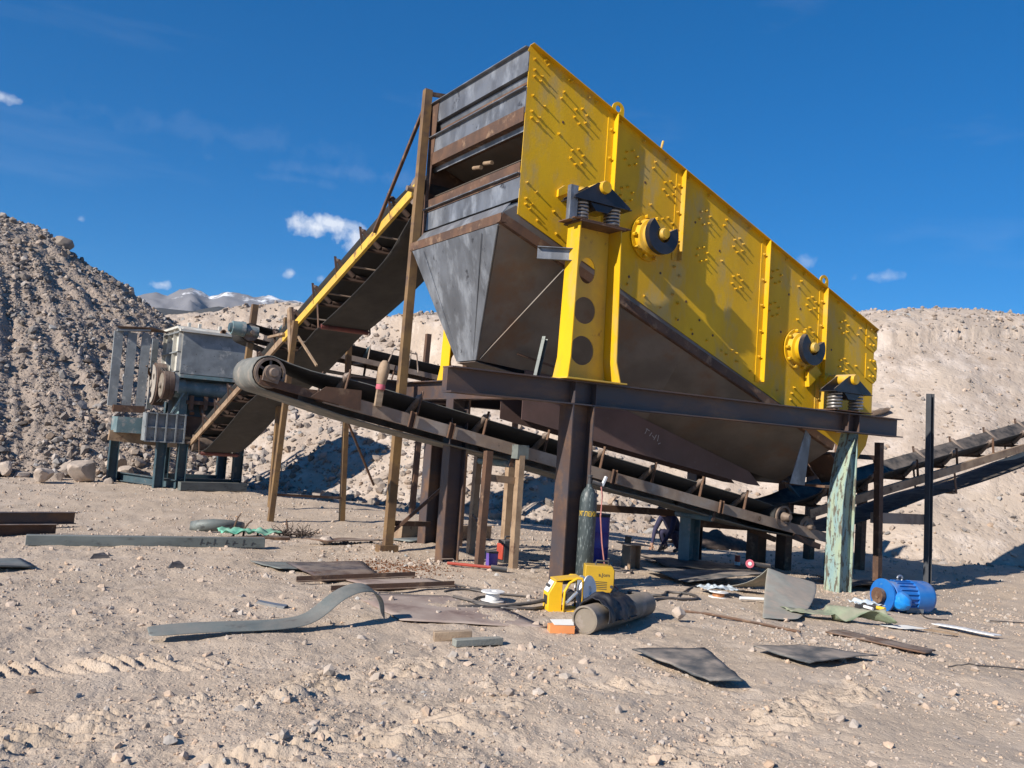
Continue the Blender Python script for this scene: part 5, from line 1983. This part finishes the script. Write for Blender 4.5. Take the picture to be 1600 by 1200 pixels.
def folded_belt():
    # sheet of belting folded to a peak: lies, rises to a crest, drops towards the camera
    prof = [((10.0, 10.6), (11.5, 10.2), .03), ((9.75, 10.0), (11.3, 9.5), .04), ((9.7, 9.5), (11.4, 9.1), .06), ((9.75, 9.1), (11.1, 8.85), .05)]
    ridge = [(7.98, 7.02, .03), (8.25, 7.25, .03), (8.6, 7.55, .06), (9.0, 7.9, .15), (9.35, 8.2, .27), (9.62, 8.42, .40), (9.80, 8.55, .43), (9.85, 8.65, .36), (9.75, 8.75, .22), (9.6, 8.9, .12), (9.45, 9.1, .06), (9.3, 9.35, .05)]
    other = [(8.56, 6.98, .03), (8.9, 7.2, .03), (9.3, 7.45, .05), (9.75, 7.75, .10), (10.2, 8.05, .18), (10.55, 8.32, .25), (10.7, 8.5, .26), (10.6, 8.7, .22), (10.3, 8.85, .15), (10.0, 9.0, .10), (9.8, 9.2, .05), (9.6, 9.4, .04)]
    rows = []
    for a, b in zip(ridge, other):
        r = []
        for j in range(9):
            k = j / 8
            x, y = a[0] * (1 - k) + b[0] * k, a[1] * (1 - k) + b[1] * k
            z = a[2] * (1 - k) + b[2] * k
            r.append(Vector((x, y, gz(x, y) + z + .03 * _n(x, y, 2))))
        rows.append(r)
    m = MB().loft(rows, closed=False, caps=False)
    o = m.build('belt_offcut', 'rubber_dusty', None, smooth=50)
    s = o.modifiers.new('thickness', 'SOLIDIFY')
    s.thickness = .012
    sb = o.modifiers.new('sub', 'SUBSURF')
    sb.levels = sb.render_levels = 1
    tag(o, 'folded grey conveyor belt offcut peaking in front of the green column', 'belt offcut')


folded_belt()
flat_sheet('belt_offcut', 'wide dark belt offcut bent up at its right edge in the shade of the screen', 'belt offcut', [(9.3, 9.6, .0), (9.6, 10.9, .02), (11.3, 10.4, .10), (10.7, 9.35, .22)], 'rubber_dark', lift=.03)
flat_sheet('rubber_mat', 'black rubber mat lying flat in the shade between the rear columns', 'rubber sheet', [(10.6, 11.3), (11.2, 12.8), (13.2, 12.2), (12.2, 10.7)], 'rubber', lift=.02, wob=.06)
flat_sheet('rubber_mat', 'dark crumpled mat under the low end of the screen beside the green column', 'rubber sheet', [(13.0, 9.6), (13.4, 10.6), (15.6, 10.2), (15.0, 9.3)], 'rubber', lift=.03, wob=.10)


def curled_strip():
    path = [(1.56, 7.66, .02), (1.9, 7.66, .035), (2.3, 7.64, .03), (2.65, 7.62, .03), (2.86, 7.63, .05), (2.98, 7.66, .10), (3.10, 7.7, .18), (3.22, 7.74, .25), (3.36, 7.77, .295), (3.48, 7.80, .30), (3.58, 7.83, .27), (3.66, 7.85, .20), (3.71, 7.87, .10), (3.73, 7.88, .0)]
    rows = []
    for i, p in enumerate(path):
        k = i / (len(path) - 1)
        w = .085
        t = Vector(path[min(i + 1, len(path) - 1)]) - Vector(path[max(i - 1, 0)])
        sd = Vector((0, 0, 1)).cross(t).normalized() if abs(t.z) < .9 * t.length else Vector((.1, 1, 0)).normalized()
        sd = (sd if sd.y > 0 else -sd)
        sd = (sd + Vector((0, 0, .35))).normalized()
        z0 = gz(p[0], p[1])
        rows.append([Vector((p[0], p[1], z0 + p[2] + .035)) + sd * w * q for q in (-1, -.5, 0, .5, 1)])
    m = MB().loft(rows, closed=False, caps=False)
    o = m.build('belt_strip', 'gun', None, smooth=60)
    s = o.modifiers.new('thickness', 'SOLIDIFY')
    s.thickness = .012
    sb = o.modifiers.new('sub', 'SUBSURF')
    sb.levels = sb.render_levels = 2
    tag(o, 'long grey belting strip on the ground rising into an arch at its end', 'belt strip')


curled_strip()
flat_sheet('steel_plate', 'bluish-brown steel plate lying left of the posts', 'steel plate', [(3.95, 11.35), (5.0, 11.36), (4.72, 10.08), (3.92, 10.02)], 'beam', .012, .012, .012)
flat_sheet('steel_plate', 'thin dust-covered steel sheet lying in front of the bars', 'steel plate', [(3.9, 9.15), (5.25, 8.75), (5.12, 7.1), (3.85, 7.75)], 'dustysteel', .004, .006, .014)
flat_sheet('steel_plate', 'grey plate corner showing just left of the bluish-brown plate', 'steel plate', [(3.55, 11.55), (4.3, 11.4), (4.1, 10.9), (3.7, 10.9)], 'gun', .008, .01, .02)
flat_sheet('steel_plate', 'narrow brown plate between the two dark bars', 'steel plate', [(4.2, 9.95), (5.3, 9.9), (5.4, 9.35), (4.3, 9.35)], 'dustysteel', .008, .012, .01)
for (a, b, lb) in (((3.62, 10.02), (5.12, 10.0), 'dark angle bar lying along the front of the bluish-brown plate'), ((3.74, 9.26), (5.24, 9.22), 'dark angle bar lying nearest the arched belting strip')):
    o = MB().prof(on(*a, .03), on(*b, .03), P_L(.06, .06, .01)).build('angle_bar', 'rust')
    tag(o, lb, 'steel bar')
o = MB().bar(Vector((1.12, 13.42, .05)), Vector((4.18, 13.04, .06)), .12, .14).build('box_section', 'gun', bevel=.006)
tag(o, 'long grey-green box beam lying across the left of the yard', 'beam')
m = MB()
for k, (x, l, h) in enumerate([(3.28, .05, .09), (3.36, .06, .05), (3.46, .03, .09), (3.62, .05, .08), (3.72, .07, .06), (3.86, .03, .09), (3.98, .06, .05)]):
    y = 13.42 - (x - 1.12) * .1242 - .063
    m.bar((x, y, .02), (x + l * .4, y - .003, .02 + h), .002, .012)
    m.bar((x, y, .05), (x + l, y - .008, .05), .002, .01)
m.build('handwriting', 'ink', o)
o = MB().prof((.2, 14.85, -.02), (1.66, 15.25, -.04), P_C(.09, .2, .012)).build('steel_channel', 'rust', bevel=.004)
tag(o, 'rust-brown channel beam at the left edge, the nearer of two', 'beam', 'beams at the left edge')
o = MB().prof((.3, 16.4, .0), (2.16, 17.3, -.06), P_I(.16, .2, .014, .012)).build('steel_channel', 'beam', bevel=.004)
tag(o, 'dark beam with a pale edge at the left edge, the farther of two', 'beam', 'beams at the left edge')
flat_sheet('steel_plate', 'dark plate poking in at the left picture edge', 'steel plate', [(.2, 11.6), (.95, 11.7), (1.05, 11.2), (.2, 11.0)], 'gun', .02, .05, .03)


def tire_piece():
    path = [(3.98, 16.75, .0), (4.05, 16.5, .08), (4.3, 16.4, .12), (4.6, 16.42, .10), (4.85, 16.55, .03), (4.95, 16.7, -.02)]
    rows = []
    for p in path:
        z = gz(p[0], p[1])
        rows.append([Vector((p[0], p[1] - .0, z + .015)), Vector((p[0], p[1] - .03, z + .1 + p[2] * .4)), Vector((p[0] + .02, p[1] + .05, z + .16 + p[2] * .6))])
    o = MB().loft(rows, closed=False, caps=False).build('rubber_curl', 'gun', None, smooth=60)
    s = o.modifiers.new('thickness', 'SOLIDIFY')
    s.thickness = .015
    tag(o, 'short curled grey rubber piece left of the mint tarp', 'rubber sheet')


tire_piece()
cloth('mint_tarp', 'crumpled mint-green tarp lying by dead twigs on the left', 'tarp', on(4.65, 15.35, .05), (1, .05, 0), (0, 1, 0), 1.0, .5, (26, 14), lambda x, y: .05 + .10 * abs(_n(x, y, 4)) + .08 * _n(x, y, 9, 3), 'tarp', .004)
o = MB().bar(on(4.2, 15.0, .03), on(5.2, 14.9, .03), .12, .05).build('timber_plank', 'rust')
tag(o, 'reddish-brown plank lying along the front of the mint tarp', 'plank')


def brushwood(cu, cv, R, n, seed, label, h=.35):
    rr = random.Random(seed)
    m = MB()
    for k in range(n):
        a = rr.uniform(0, 6.28)
        x, y = cu + rr.uniform(-R, R), cv + rr.uniform(-R, R) * .6
        z = gz(x, y) + rr.uniform(0, .06)
        p = [Vector((x, y, z))]
        d = Vector((math.cos(a), math.sin(a), rr.uniform(0, .8))).normalized()
        L = rr.uniform(.12, .34)
        for i in range(4):
            d = (d + Vector((rr.uniform(-.5, .5), rr.uniform(-.5, .5), rr.uniform(-.4, .3)))).normalized()
            p.append(p[-1] + d * L / 4)
        m.tube(p, [.012, .010, .008, .006, .004], 5)
    o = m.build('dead_twigs', 'brush')
    return tag(o, label, 'twigs', None, 'stuff')


brushwood(5.45, 15.3, .28, 60, 4, 'tangle of dead dark twigs beside the mint tarp')
for i, (u_, v_, h_, l_) in enumerate(((4.45, 15.6, .42, .10), (4.62, 15.6, .30, .14), (4.85, 15.55, .14, .03), (5.35, 15.5, .32, -.02))):
    p = on(u_, v_, -.02)
    o = MB().tube([p, p + Vector((.01, 0, h_ * .5)), p + Vector((l_ * .5, 0, h_ * .8)), p + Vector((l_, 0, h_))], [.02, .018, .014, .01], 6).build('bent_rod', 'rust')
    tag(o, ['tallest bent rusty rod sticking up behind the mint tarp', 'shorter bent rod just right of the tallest behind the mint tarp', 'stub of rod behind the middle of the mint tarp', 'straight thin rod above the twig tangle'][i], 'rod', 'rods behind the tarp')
o = MB().loft([[on(u_, v_, .0), on(u_ + .01, v_ - .02, .025), on(u_ + .05, v_ + .02, .03), on(u_ + .07, v_ + .03, 0)] for u_, v_ in ((2.80, 8.85), (2.87, 8.74), (2.94, 8.63), (2.98, 8.55))]).build('metal_offcut', 'galv')
tag(o, 'shiny pale metal offcut lying left of the arched strip', 'offcut')
for (p, sx, sy, sz, lb) in (((1.82, 12.0), .12, .08, .06, 'small dark scrap lump on bare soil, farther left'), ((2.55, 11.2), .10, .09, .07, 'small grey scrap lump on bare soil above the long strip')):
    bb = on(*p)
    o = MB().loft([[bb + Vector((-sx, -sy, 0)), bb + Vector((sx, -sy * .6, 0)), bb + Vector((sx * .7, sy, 0)), bb + Vector((-sx * .8, sy * .7, 0))], [bb + Vector((-sx * .6, -sy * .4, sz)), bb + Vector((sx * .8, -sy * .3, sz * .6)), bb + Vector((sx * .4, sy * .6, sz * 1.1)), bb + Vector((-sx * .4, sy * .5, sz * .7))]]).build('scrap_lump', 'darkplastic')
    tag(o, lb, 'scrap')
o = MB().bar(on(3.80, 6.98, .04), on(4.12, 6.88, .05), .07, .08).build('timber_block', 'timber', bevel=.005)
tag(o, 'brown timber block lying behind the grey one in the foreground', 'timber block')
o = MB().bar(on(3.86, 6.72, .035), on(4.32, 6.70, .035), .08, .06).build('timber_block', 'timber_grey', bevel=.005)
tag(o, 'grey-green timber block in the foreground', 'timber block')
o = MB().tube([on(7.35, 7.7, .02), on(7.5, 7.35, .022), on(7.7, 6.8, .02), on(7.82, 6.35, .02)], .016, 8).build('steel_rod', 'rust')
tag(o, 'thin rusty rod lying between the pipe and the folded belt', 'rod')

# ---- canisters and drums
def drum(c, r, h, mat, name, label, cat, hoops=(.33, .66)):
    c = Vector(c)
    pr = [(0, 0), (0, r * .95), (.02, r)]
    for q in hoops:
        pr += [(h * q - .015, r), (h * q, r * 1.05), (h * q + .015, r)]
    pr += [(h - .02, r), (h, r * .98), (h, r * .9), (h - .015, r * .88), (h - .015, 0)]
    t = thing(name, label, cat, c)
    MB().lathe(c, (0, 0, 1), pr, 28).build('shell', mat, t)
    return t


d = drum(on(9.72, 12.25, 0), .2, .78, 'purple', 'purple_drum', 'purple plastic drum standing behind the gas cylinder', 'drum')
MB().lathe(on(9.72, 12.25, .775), (0, 0, 1), [(0, .2), (.05, .21), (.05, .0)], 28).build('lid', 'darkplastic', d)
d = drum(on(6.78, 10.9), .085, .2, 'purple', 'paint_bucket', 'small purple-labelled paint bucket between the posts', 'bucket', ())
MB().lathe(on(6.78, 10.9, .19), (0, 0, 1), [(0, .088), (.02, .09), (.02, .0)], 24).build('lid', 'darkplastic', d)
c = on(7.16, 11.2)
t = thing('fuel_canister', 'black jerrycan with a red end behind the paint bucket', 'canister', c)
MB().loft([[c + Vector((x, y, z)) for x, y in ((-.05, -.09), (.20, -.10), (.20, .08), (-.05, .09))] for z in (0, .03, .27, .33)]).build('body', 'darkplastic', t, bevel=.01)
MB().loft([[c + Vector((x, y, z)) for x, y in ((-.075, -.08), (-.052, -.085), (-.052, .085), (-.075, .08))] for z in (.05, .28)]).build('red_end', 'redp', t, bevel=.008)
MB().tube([c + Vector((.0, 0, .33)), c + Vector((.02, 0, .38)), c + Vector((.13, 0, .38)), c + Vector((.15, 0, .33))], .014, 8).build('handle', 'darkplastic', t)
t = thing('jack_bar', 'long red lever lying at the feet of the dark posts', 'lever', on(6.25, 10.62))
MB().cyl(on(6.02, 10.82, .05), on(6.50, 10.46, .05), .022, 10).build('bar', 'redp', t)
MB().cyl(on(6.50, 10.46, .05), on(6.68, 10.33, .05), .035, 10).build('grip', 'darkplastic', t)
MB().tube([on(5.98, 10.86, .03), on(5.96, 10.87, .10), on(6.08, 10.78, .11), on(6.12, 10.75, .05)], .008, 6).build('hook', 'roller', t)
b = on(9.86, 11.5)
t = thing('beam_stub', 'short I-beam stub with a tilted plate on top used as a work stand', 'work stand', b)
MB().prof(b, b + Vector((0, 0, .38)), P_I(.22, .22, .014, .01), Vector((1, 0, 0))).build('stub', 'tan', t)
MB().prism([b + Vector(p) for p in ((-.28, -.12, .41), (.28, -.16, .375), (.3, .14, .375), (-.22, .14, .41))], (0, 0, .02)).build('plate', 'stringer', t)
MB().cyl(b + Vector((-.05, .05, .40)), b + Vector((-.04, .05, .52)), .055, 12).build('tin', 'rust', t)

# ---- bags, rags, straps, plastics
cloth('canvas_strap', 'sage-green canvas strip twisted on the ground right of the folded belt', 'canvas', on(9.35, 7.05, .03), (.72, -.45, 0), (.4, .9, 0), 1.25, .28, (40, 8), lambda x, y: (0, .05 * math.sin(x * 6), .05 + .07 * math.sin(x * 9 + y * 14) * (x > -.1) + .05 * abs(_n(x, y, 6))), 'strap', .005)
cloth('dark_rag', 'heap of dark brown rags on sunlit soil behind the rear columns', 'rag', on(16.9, 16.2, .0), (1, -.4, 0), (.3, 1, 0), 2.6, 1.0, (26, 12), lambda x, y: .02 + .38 * max(0, 1 - (abs(x + .3) / 1.2) ** 2) * max(0, 1 - (y / .5) ** 2) * (1 + .5 * _n(x, y, 3)) + .05 * _n(x, y, 6), 'brush', .01)
cloth('plastic_wrap', 'clear crumpled plastic wrap beside the copper spool', 'plastic', on(9.05, 8.75, .04), (1, -.3, 0), (.3, 1, 0), .5, .3, (20, 14), lambda x, y: .04 + .10 * abs(_n(x, y, 9)), 'plasticbag', .002)
cloth('plastic_bag', 'clear plastic bag lying left of the blue motor', 'plastic', on(11.0, 7.85, .04), (1, -.3, 0), (.3, 1, 0), .4, .3, (20, 14), lambda x, y: .05 + .15 * abs(_n(x, y, 8, 5)) * (1 - abs(x) * 2), 'plasticbag', .002)
o = MB().cyl(on(8.95, 8.25, .05), on(9.35, 8.05, .06), .022, 12).build('white_tube', 'white')
tag(o, 'short white tube lying by the copper spool', 'tube')
flat_sheet('white_board', 'white narrow panel lying right of the blue motor', 'panel', [(10.8, 6.75), (10.98, 6.78), (11.15, 6.05), (10.95, 6.05)], 'white', .012, .03, .01)
flat_sheet('paper_scrap', 'small white paper scrap in front of the blue motor', 'paper', [(9.7, 6.72), (10.1, 6.66), (10.2, 6.42), (9.85, 6.5)], 'paper', .003, .02, .03)
o = MB().bar(on(10.25, 6.5, .03), on(10.55, 6.25, .03), .04, .03).build('stick', 'timber')
tag(o, 'short stick beside the white paper scrap', 'stick')
t = thing('clamp_block', 'small dark terminal clamp with pale studs beside the plastic bag', 'clamp', on(10.75, 7.65))
MB().bar(on(10.6, 7.7, .05), on(10.9, 7.6, .05), .1, .1).build('block', 'darkplastic', t)
MB().cyl(on(10.66, 7.64, .08), on(10.66, 7.5, .08), .02, 8).build('stud', 'white', t)
MB().cyl(on(10.85, 7.58, .08), on(10.85, 7.45, .08), .025, 8).build('stud', 'letter', t)
b = on(12.3, 11.15, .06)
t = thing('angle_grinder', 'angle grinder with a pink disc lying in the shade behind the dark belt offcut', 'grinder', b)
ax = Vector((-.55, -.83, .1)).normalized()
MB().lathe(b + Vector((0, 0, .10)), ax, [(0, 0), (0, .075), (.01, .075), (.01, 0)], 28).build('disc', 'pink', t)
MB().lathe(b + Vector((0, 0, .10)) + ax * .011, ax, [(0, .0), (0, .034), (.006, .032), (.006, 0)], 20).build('disc_label', 'white', t)
MB().cyl(b + Vector((0, 0, .10)) - ax * .06, b + Vector((.4, -.1, .06)), .045, 12).build('body', 'darkplastic', t)
MB().cyl(b + Vector((0, 0, .10)) - ax * .07, b + Vector((0, 0, .10)), .05, 12).build('gear_head', 'galv', t)
t = thing('grease_tin', 'small red-and-white tin standing in the shade by the rear columns', 'tin', on(12.9, 12.0))
MB().cyl(on(12.9, 12.0, 0), on(12.9, 12.0, .12), .055, 14).build('label_band', 'white', t)
MB().cyl(on(12.9, 12.0, .121), on(12.9, 12.0, .24), .05, 14).build('red_top', 'redp', t)
# planks and sheet behind the tall post
o = MB().bar(on(6.9, 14.3, .14), on(9.4, 15.4, .14), .25, .24).build('squared_timber', 'tan')
tag(o, 'tan squared beam lying behind the posts', 'beam')
flat_sheet('tray', 'pale bluish sheet lying flat behind the tall post', 'sheet', [(6.6, 13.9), (8.0, 14.6), (8.2, 14.2), (6.8, 13.5)], 'gun', .02, .03, .01)
flat_sheet('scrap_plate', 'thin dark scrap plate on the soil left of the tall post foot', 'steel plate', [(4.95, 13.6), (6.0, 13.75), (6.2, 13.3), (5.2, 13.2)], 'rust', .012, .05, .03)

# ---- cables
def cable(pts, r, label, mat='cable', name='cable'):
    P = [on(u_, v_, r * .9) for u_, v_ in pts]
    Q = []
    for i in range(len(P) - 1):
        a, b2 = P[max(i - 1, 0)], P[min(i + 2, len(P) - 1)]
        for k in range(6):
            t = k / 6
            p0, p1 = P[i], P[i + 1]
            m0, m1 = (p1 - a) * .5, (b2 - p0) * .5
            q = p0 * (2 * t ** 3 - 3 * t * t + 1) + m0 * (t ** 3 - 2 * t * t + t) + p1 * (-2 * t ** 3 + 3 * t * t) + m1 * (t ** 3 - t * t)
            q.z = max(q.z, G(q.x, q.y) + r * .8)
            Q.append(q)
    Q.append(P[-1])
    o = MB().tube(Q, r, 6).build(name, mat)
    return tag(o, label, 'cable', 'cables on the ground')


cable([(4.75, 9.55), (5.2, 9.6), (5.6, 9.3), (5.5, 8.9), (5.85, 8.6)], .014, 'thin black cable wandering from the bars to the wire feeder')
cable([(4.95, 8.7), (5.1, 8.2), (5.45, 8.0), (5.7, 8.05)], .02, 'thick black cable curling round the flat white spool')
cable([(5.0, 9.0), (5.35, 9.1), (5.5, 8.75), (5.2, 8.6), (5.0, 8.3), (5.3, 7.95)], .014, 'black cable looped by the flat white spool')
cable([(7.7, 9.0), (7.9, 8.6), (8.3, 8.9), (8.45, 8.6), (8.2, 8.3), (7.6, 8.3), (7.2, 8.1), (6.9, 8.3)], .02, 'heavy black lead coiled right of the gas cylinder')
cable([(8.2, 8.6), (9.0, 9.2), (9.6, 9.5), (10.6, 9.7)], .014, 'black cable running from the coil into the shade')
cable([(7.9, 11.6), (8.4, 11.0), (8.9, 11.3), (9.3, 10.9), (9.6, 11.2)], .016, 'kinked black cable on the soil behind the column')
cable([(11.9, 7.6), (11.6, 7.3), (11.9, 7.2)], .01, 'short black wire end under the blue motor')
cable([(8.2, 4.95), (8.7, 4.9), (9.2, 4.7), (9.6, 4.4)], .007, 'thin dark wire on bare soil at the lower right')
cable([(12.9, 7.2), (13.8, 7.1), (14.8, 6.7), (16.0, 6.6)], .008, 'thin wire running right from the blue motor')

# rust scale swept beside the plate
n = 900
u = 5.25 + RNG.normal(0, .35, n)
v = 10.9 + RNG.normal(0, .35, n)
sz = RNG.uniform(.006, .016, n)
tn = np.tile(np.array([[.42, .22, .13]]), (n, 1)) * RNG.uniform(.6, 1.2, (n, 1))
stones('rust_scale', np.stack([u, v, ground_h(u, v) + .004], -1), sz, PEBM, tn, label='reddish rust scale swept beside the steel plate')


# ------------------------------------------------------------------ person crouching under the machine
def person():
    base = Vector((13.62, 14.5, G(13.62, 14.5)))
    t = thing('person', 'person in dark navy workwear crouching and bending down to the ground', 'person', base)
    # joints in local space, x towards the work (left in the picture), y towards the far side
    J = {'pelvis': ((.10, 0, .36), .15), 'waist': ((-.02, 0, .52), .145), 'chest': ((-.20, 0, .70), .165), 'neckb': ((-.33, 0, .81), .085), 'neck': ((-.40, 0, .83), .06), 'headl': ((-.47, 0, .83), .092), 'headt': ((-.55, 0, .90), .085)}
    E = [('pelvis', 'waist'), ('waist', 'chest'), ('chest', 'neckb'), ('neckb', 'neck'), ('neck', 'headl'), ('headl', 'headt')]
    for s, sg in (('l', -1), ('r', 1)):
        J['hip' + s] = ((.10, sg * .10, .33), .115)
        J['knee' + s] = ((-.27, sg * .17, .43), .078)
        J['shin' + s] = ((-.16, sg * .17, .22), .066)
        J['ankle' + s] = ((-.05, sg * .16, .085), .046)
        J['toe' + s] = ((-.24, sg * .18, .04), .038)
        J['sho' + s] = ((-.26, sg * .17, .74), .075)
        J['elb' + s] = ((-.40, sg * .22, .46), .052)
        J['wri' + s] = ((-.56, sg * .14, .20), .034)
        J['palm' + s] = ((-.61, sg * .12, .11), .036)
        E += [('pelvis', 'hip' + s), ('hip' + s, 'knee' + s), ('knee' + s, 'shin' + s), ('shin' + s, 'ankle' + s), ('ankle' + s, 'toe' + s), ('chest', 'sho' + s), ('sho' + s, 'elb' + s), ('elb' + s, 'wri' + s), ('wri' + s, 'palm' + s)]
        for k, (dy, ln) in enumerate(((-.032, .06), (-.012, .075), (.008, .072), (.028, .06))):
            J['f%d%s' % (k, s)] = ((-.64, sg * .12 + dy, .085 - .02), .0095)
            J['g%d%s' % (k, s)] = ((-.645 - ln * .3, sg * .12 + dy * 1.15, .085 - ln), .008)
            E += [('palm' + s, 'f%d%s' % (k, s)), ('f%d%s' % (k, s), 'g%d%s' % (k, s))]
        J['th' + s] = ((-.585, sg * .12 - .05 * sg, .09), .011)
        J['ti' + s] = ((-.60, sg * .12 - .075 * sg, .055), .009)
        E += [('palm' + s, 'th' + s), ('th' + s, 'ti' + s)]
    names = list(J)
    me = bpy.data.meshes.new('body')
    R = Matrix.Rotation(.15, 3, 'Z')
    me.from_pydata([R @ Vector(J[k][0]) for k in names], [(names.index(a), names.index(b)) for a, b in E], [])
    ob = bpy.data.objects.new('tmp', me)
    COL.objects.link(ob)
    ob.modifiers.new('skin', 'SKIN')
    if not me.skin_vertices:
        me.attributes.new('skin', 'FLOAT2', 'POINT') if False else None
    bm = bmesh.new()
    bm.from_mesh(me)
    ly = bm.verts.layers.skin.verify()
    bm.verts.ensure_lookup_table()
    for i, k in enumerate(names):
        bm.verts[i][ly].radius = (J[k][1], J[k][1])
        bm.verts[i][ly].use_root = (k == 'pelvis')
    bm.to_mesh(me)
    bm.free()
    sb = ob.modifiers.new('sub', 'SUBSURF')
    sb.levels = sb.render_levels = 2
    bpy.context.view_layer.update()
    dg = bpy.context.evaluated_depsgraph_get()
    m2 = bpy.data.meshes.new_from_object(ob.evaluated_get(dg))
    bpy.data.objects.remove(ob)
    m2.name = 'body'
    m2.materials.clear()
    for q in ('navy', 'skin', 'darkplastic'):
        m2.materials.append(MAT[q])
    hand = [R @ Vector(J['palm' + s][0]) for s in 'lr']
    head = R @ Vector(J['headl'][0])
    for p in m2.polygons:
        c = p.center
        if min((c - h).length for h in hand) < .12 and c.z < .19 or (c - head).length < .16 and c.x < -.36:
            p.material_index = 1
        elif c.z < .10 and c.x > -.4:
            p.material_index = 2
        p.use_smooth = True
    o = bpy.data.objects.new('body', m2)
    COL.objects.link(o)
    o.parent = t
    # hair cap and facial features
    bm = bmesh.new()
    bmesh.ops.create_icosphere(bm, subdivisions=3, radius=.105)
    hc = R @ Vector((-.50, 0, .885))
    hm = MB()
    hm.poly([base + hc + Vector((v.co.x * 1.05, v.co.y * .92, v.co.z)) * (1 + .06 * _n(v.co.x, v.co.y + v.co.z, 30)) for v in bm.verts], [tuple(x.index for x in f.verts) for f in bm.faces if sum((x.co.z + .6 * x.co.x) for x in f.verts) / 3 > .0])
    bm.free()
    hm.build('hair', 'hair', t)
    fm = MB()
    fm.lathe(base + R @ Vector((-.565, 0, .80)), (-1, 0, -.6), [(0, .018), (.03, .012), (.035, 0)], 8)
    fm.build('nose', 'skin', t)
    for sg in (-1, 1):
        MB().lathe(base + R @ Vector((-.47, sg * .088, .83)), (0, sg, 0), [(0, .025), (.015, .022), (.018, 0)], 8).build('ear', 'skin', t)


person()


# ------------------------------------------------------------------ air
def haze():
    m = bpy.data.materials.new('thin_air_haze')
    m.use_nodes = True
    nt = m.node_tree
    nt.nodes.clear()
    v = nt.nodes.new('ShaderNodeVolumePrincipled')
    v.inputs['Color'].default_value = (.62, .80, 1.0, 1)
    v.inputs['Density'].default_value = .000012
    v.inputs['Anisotropy'].default_value = .1
    o = nt.nodes.new('ShaderNodeOutputMaterial')
    nt.links.new(v.outputs[0], o.inputs['Volume'])
    b = MB().box((-14000, -14000, -3), (14000, 14000, 1750)).build('haze', m, loc=(0, 0, 0), smooth=0)
    tag(b, 'thin bluish air over the whole valley', kind='stuff')


haze()
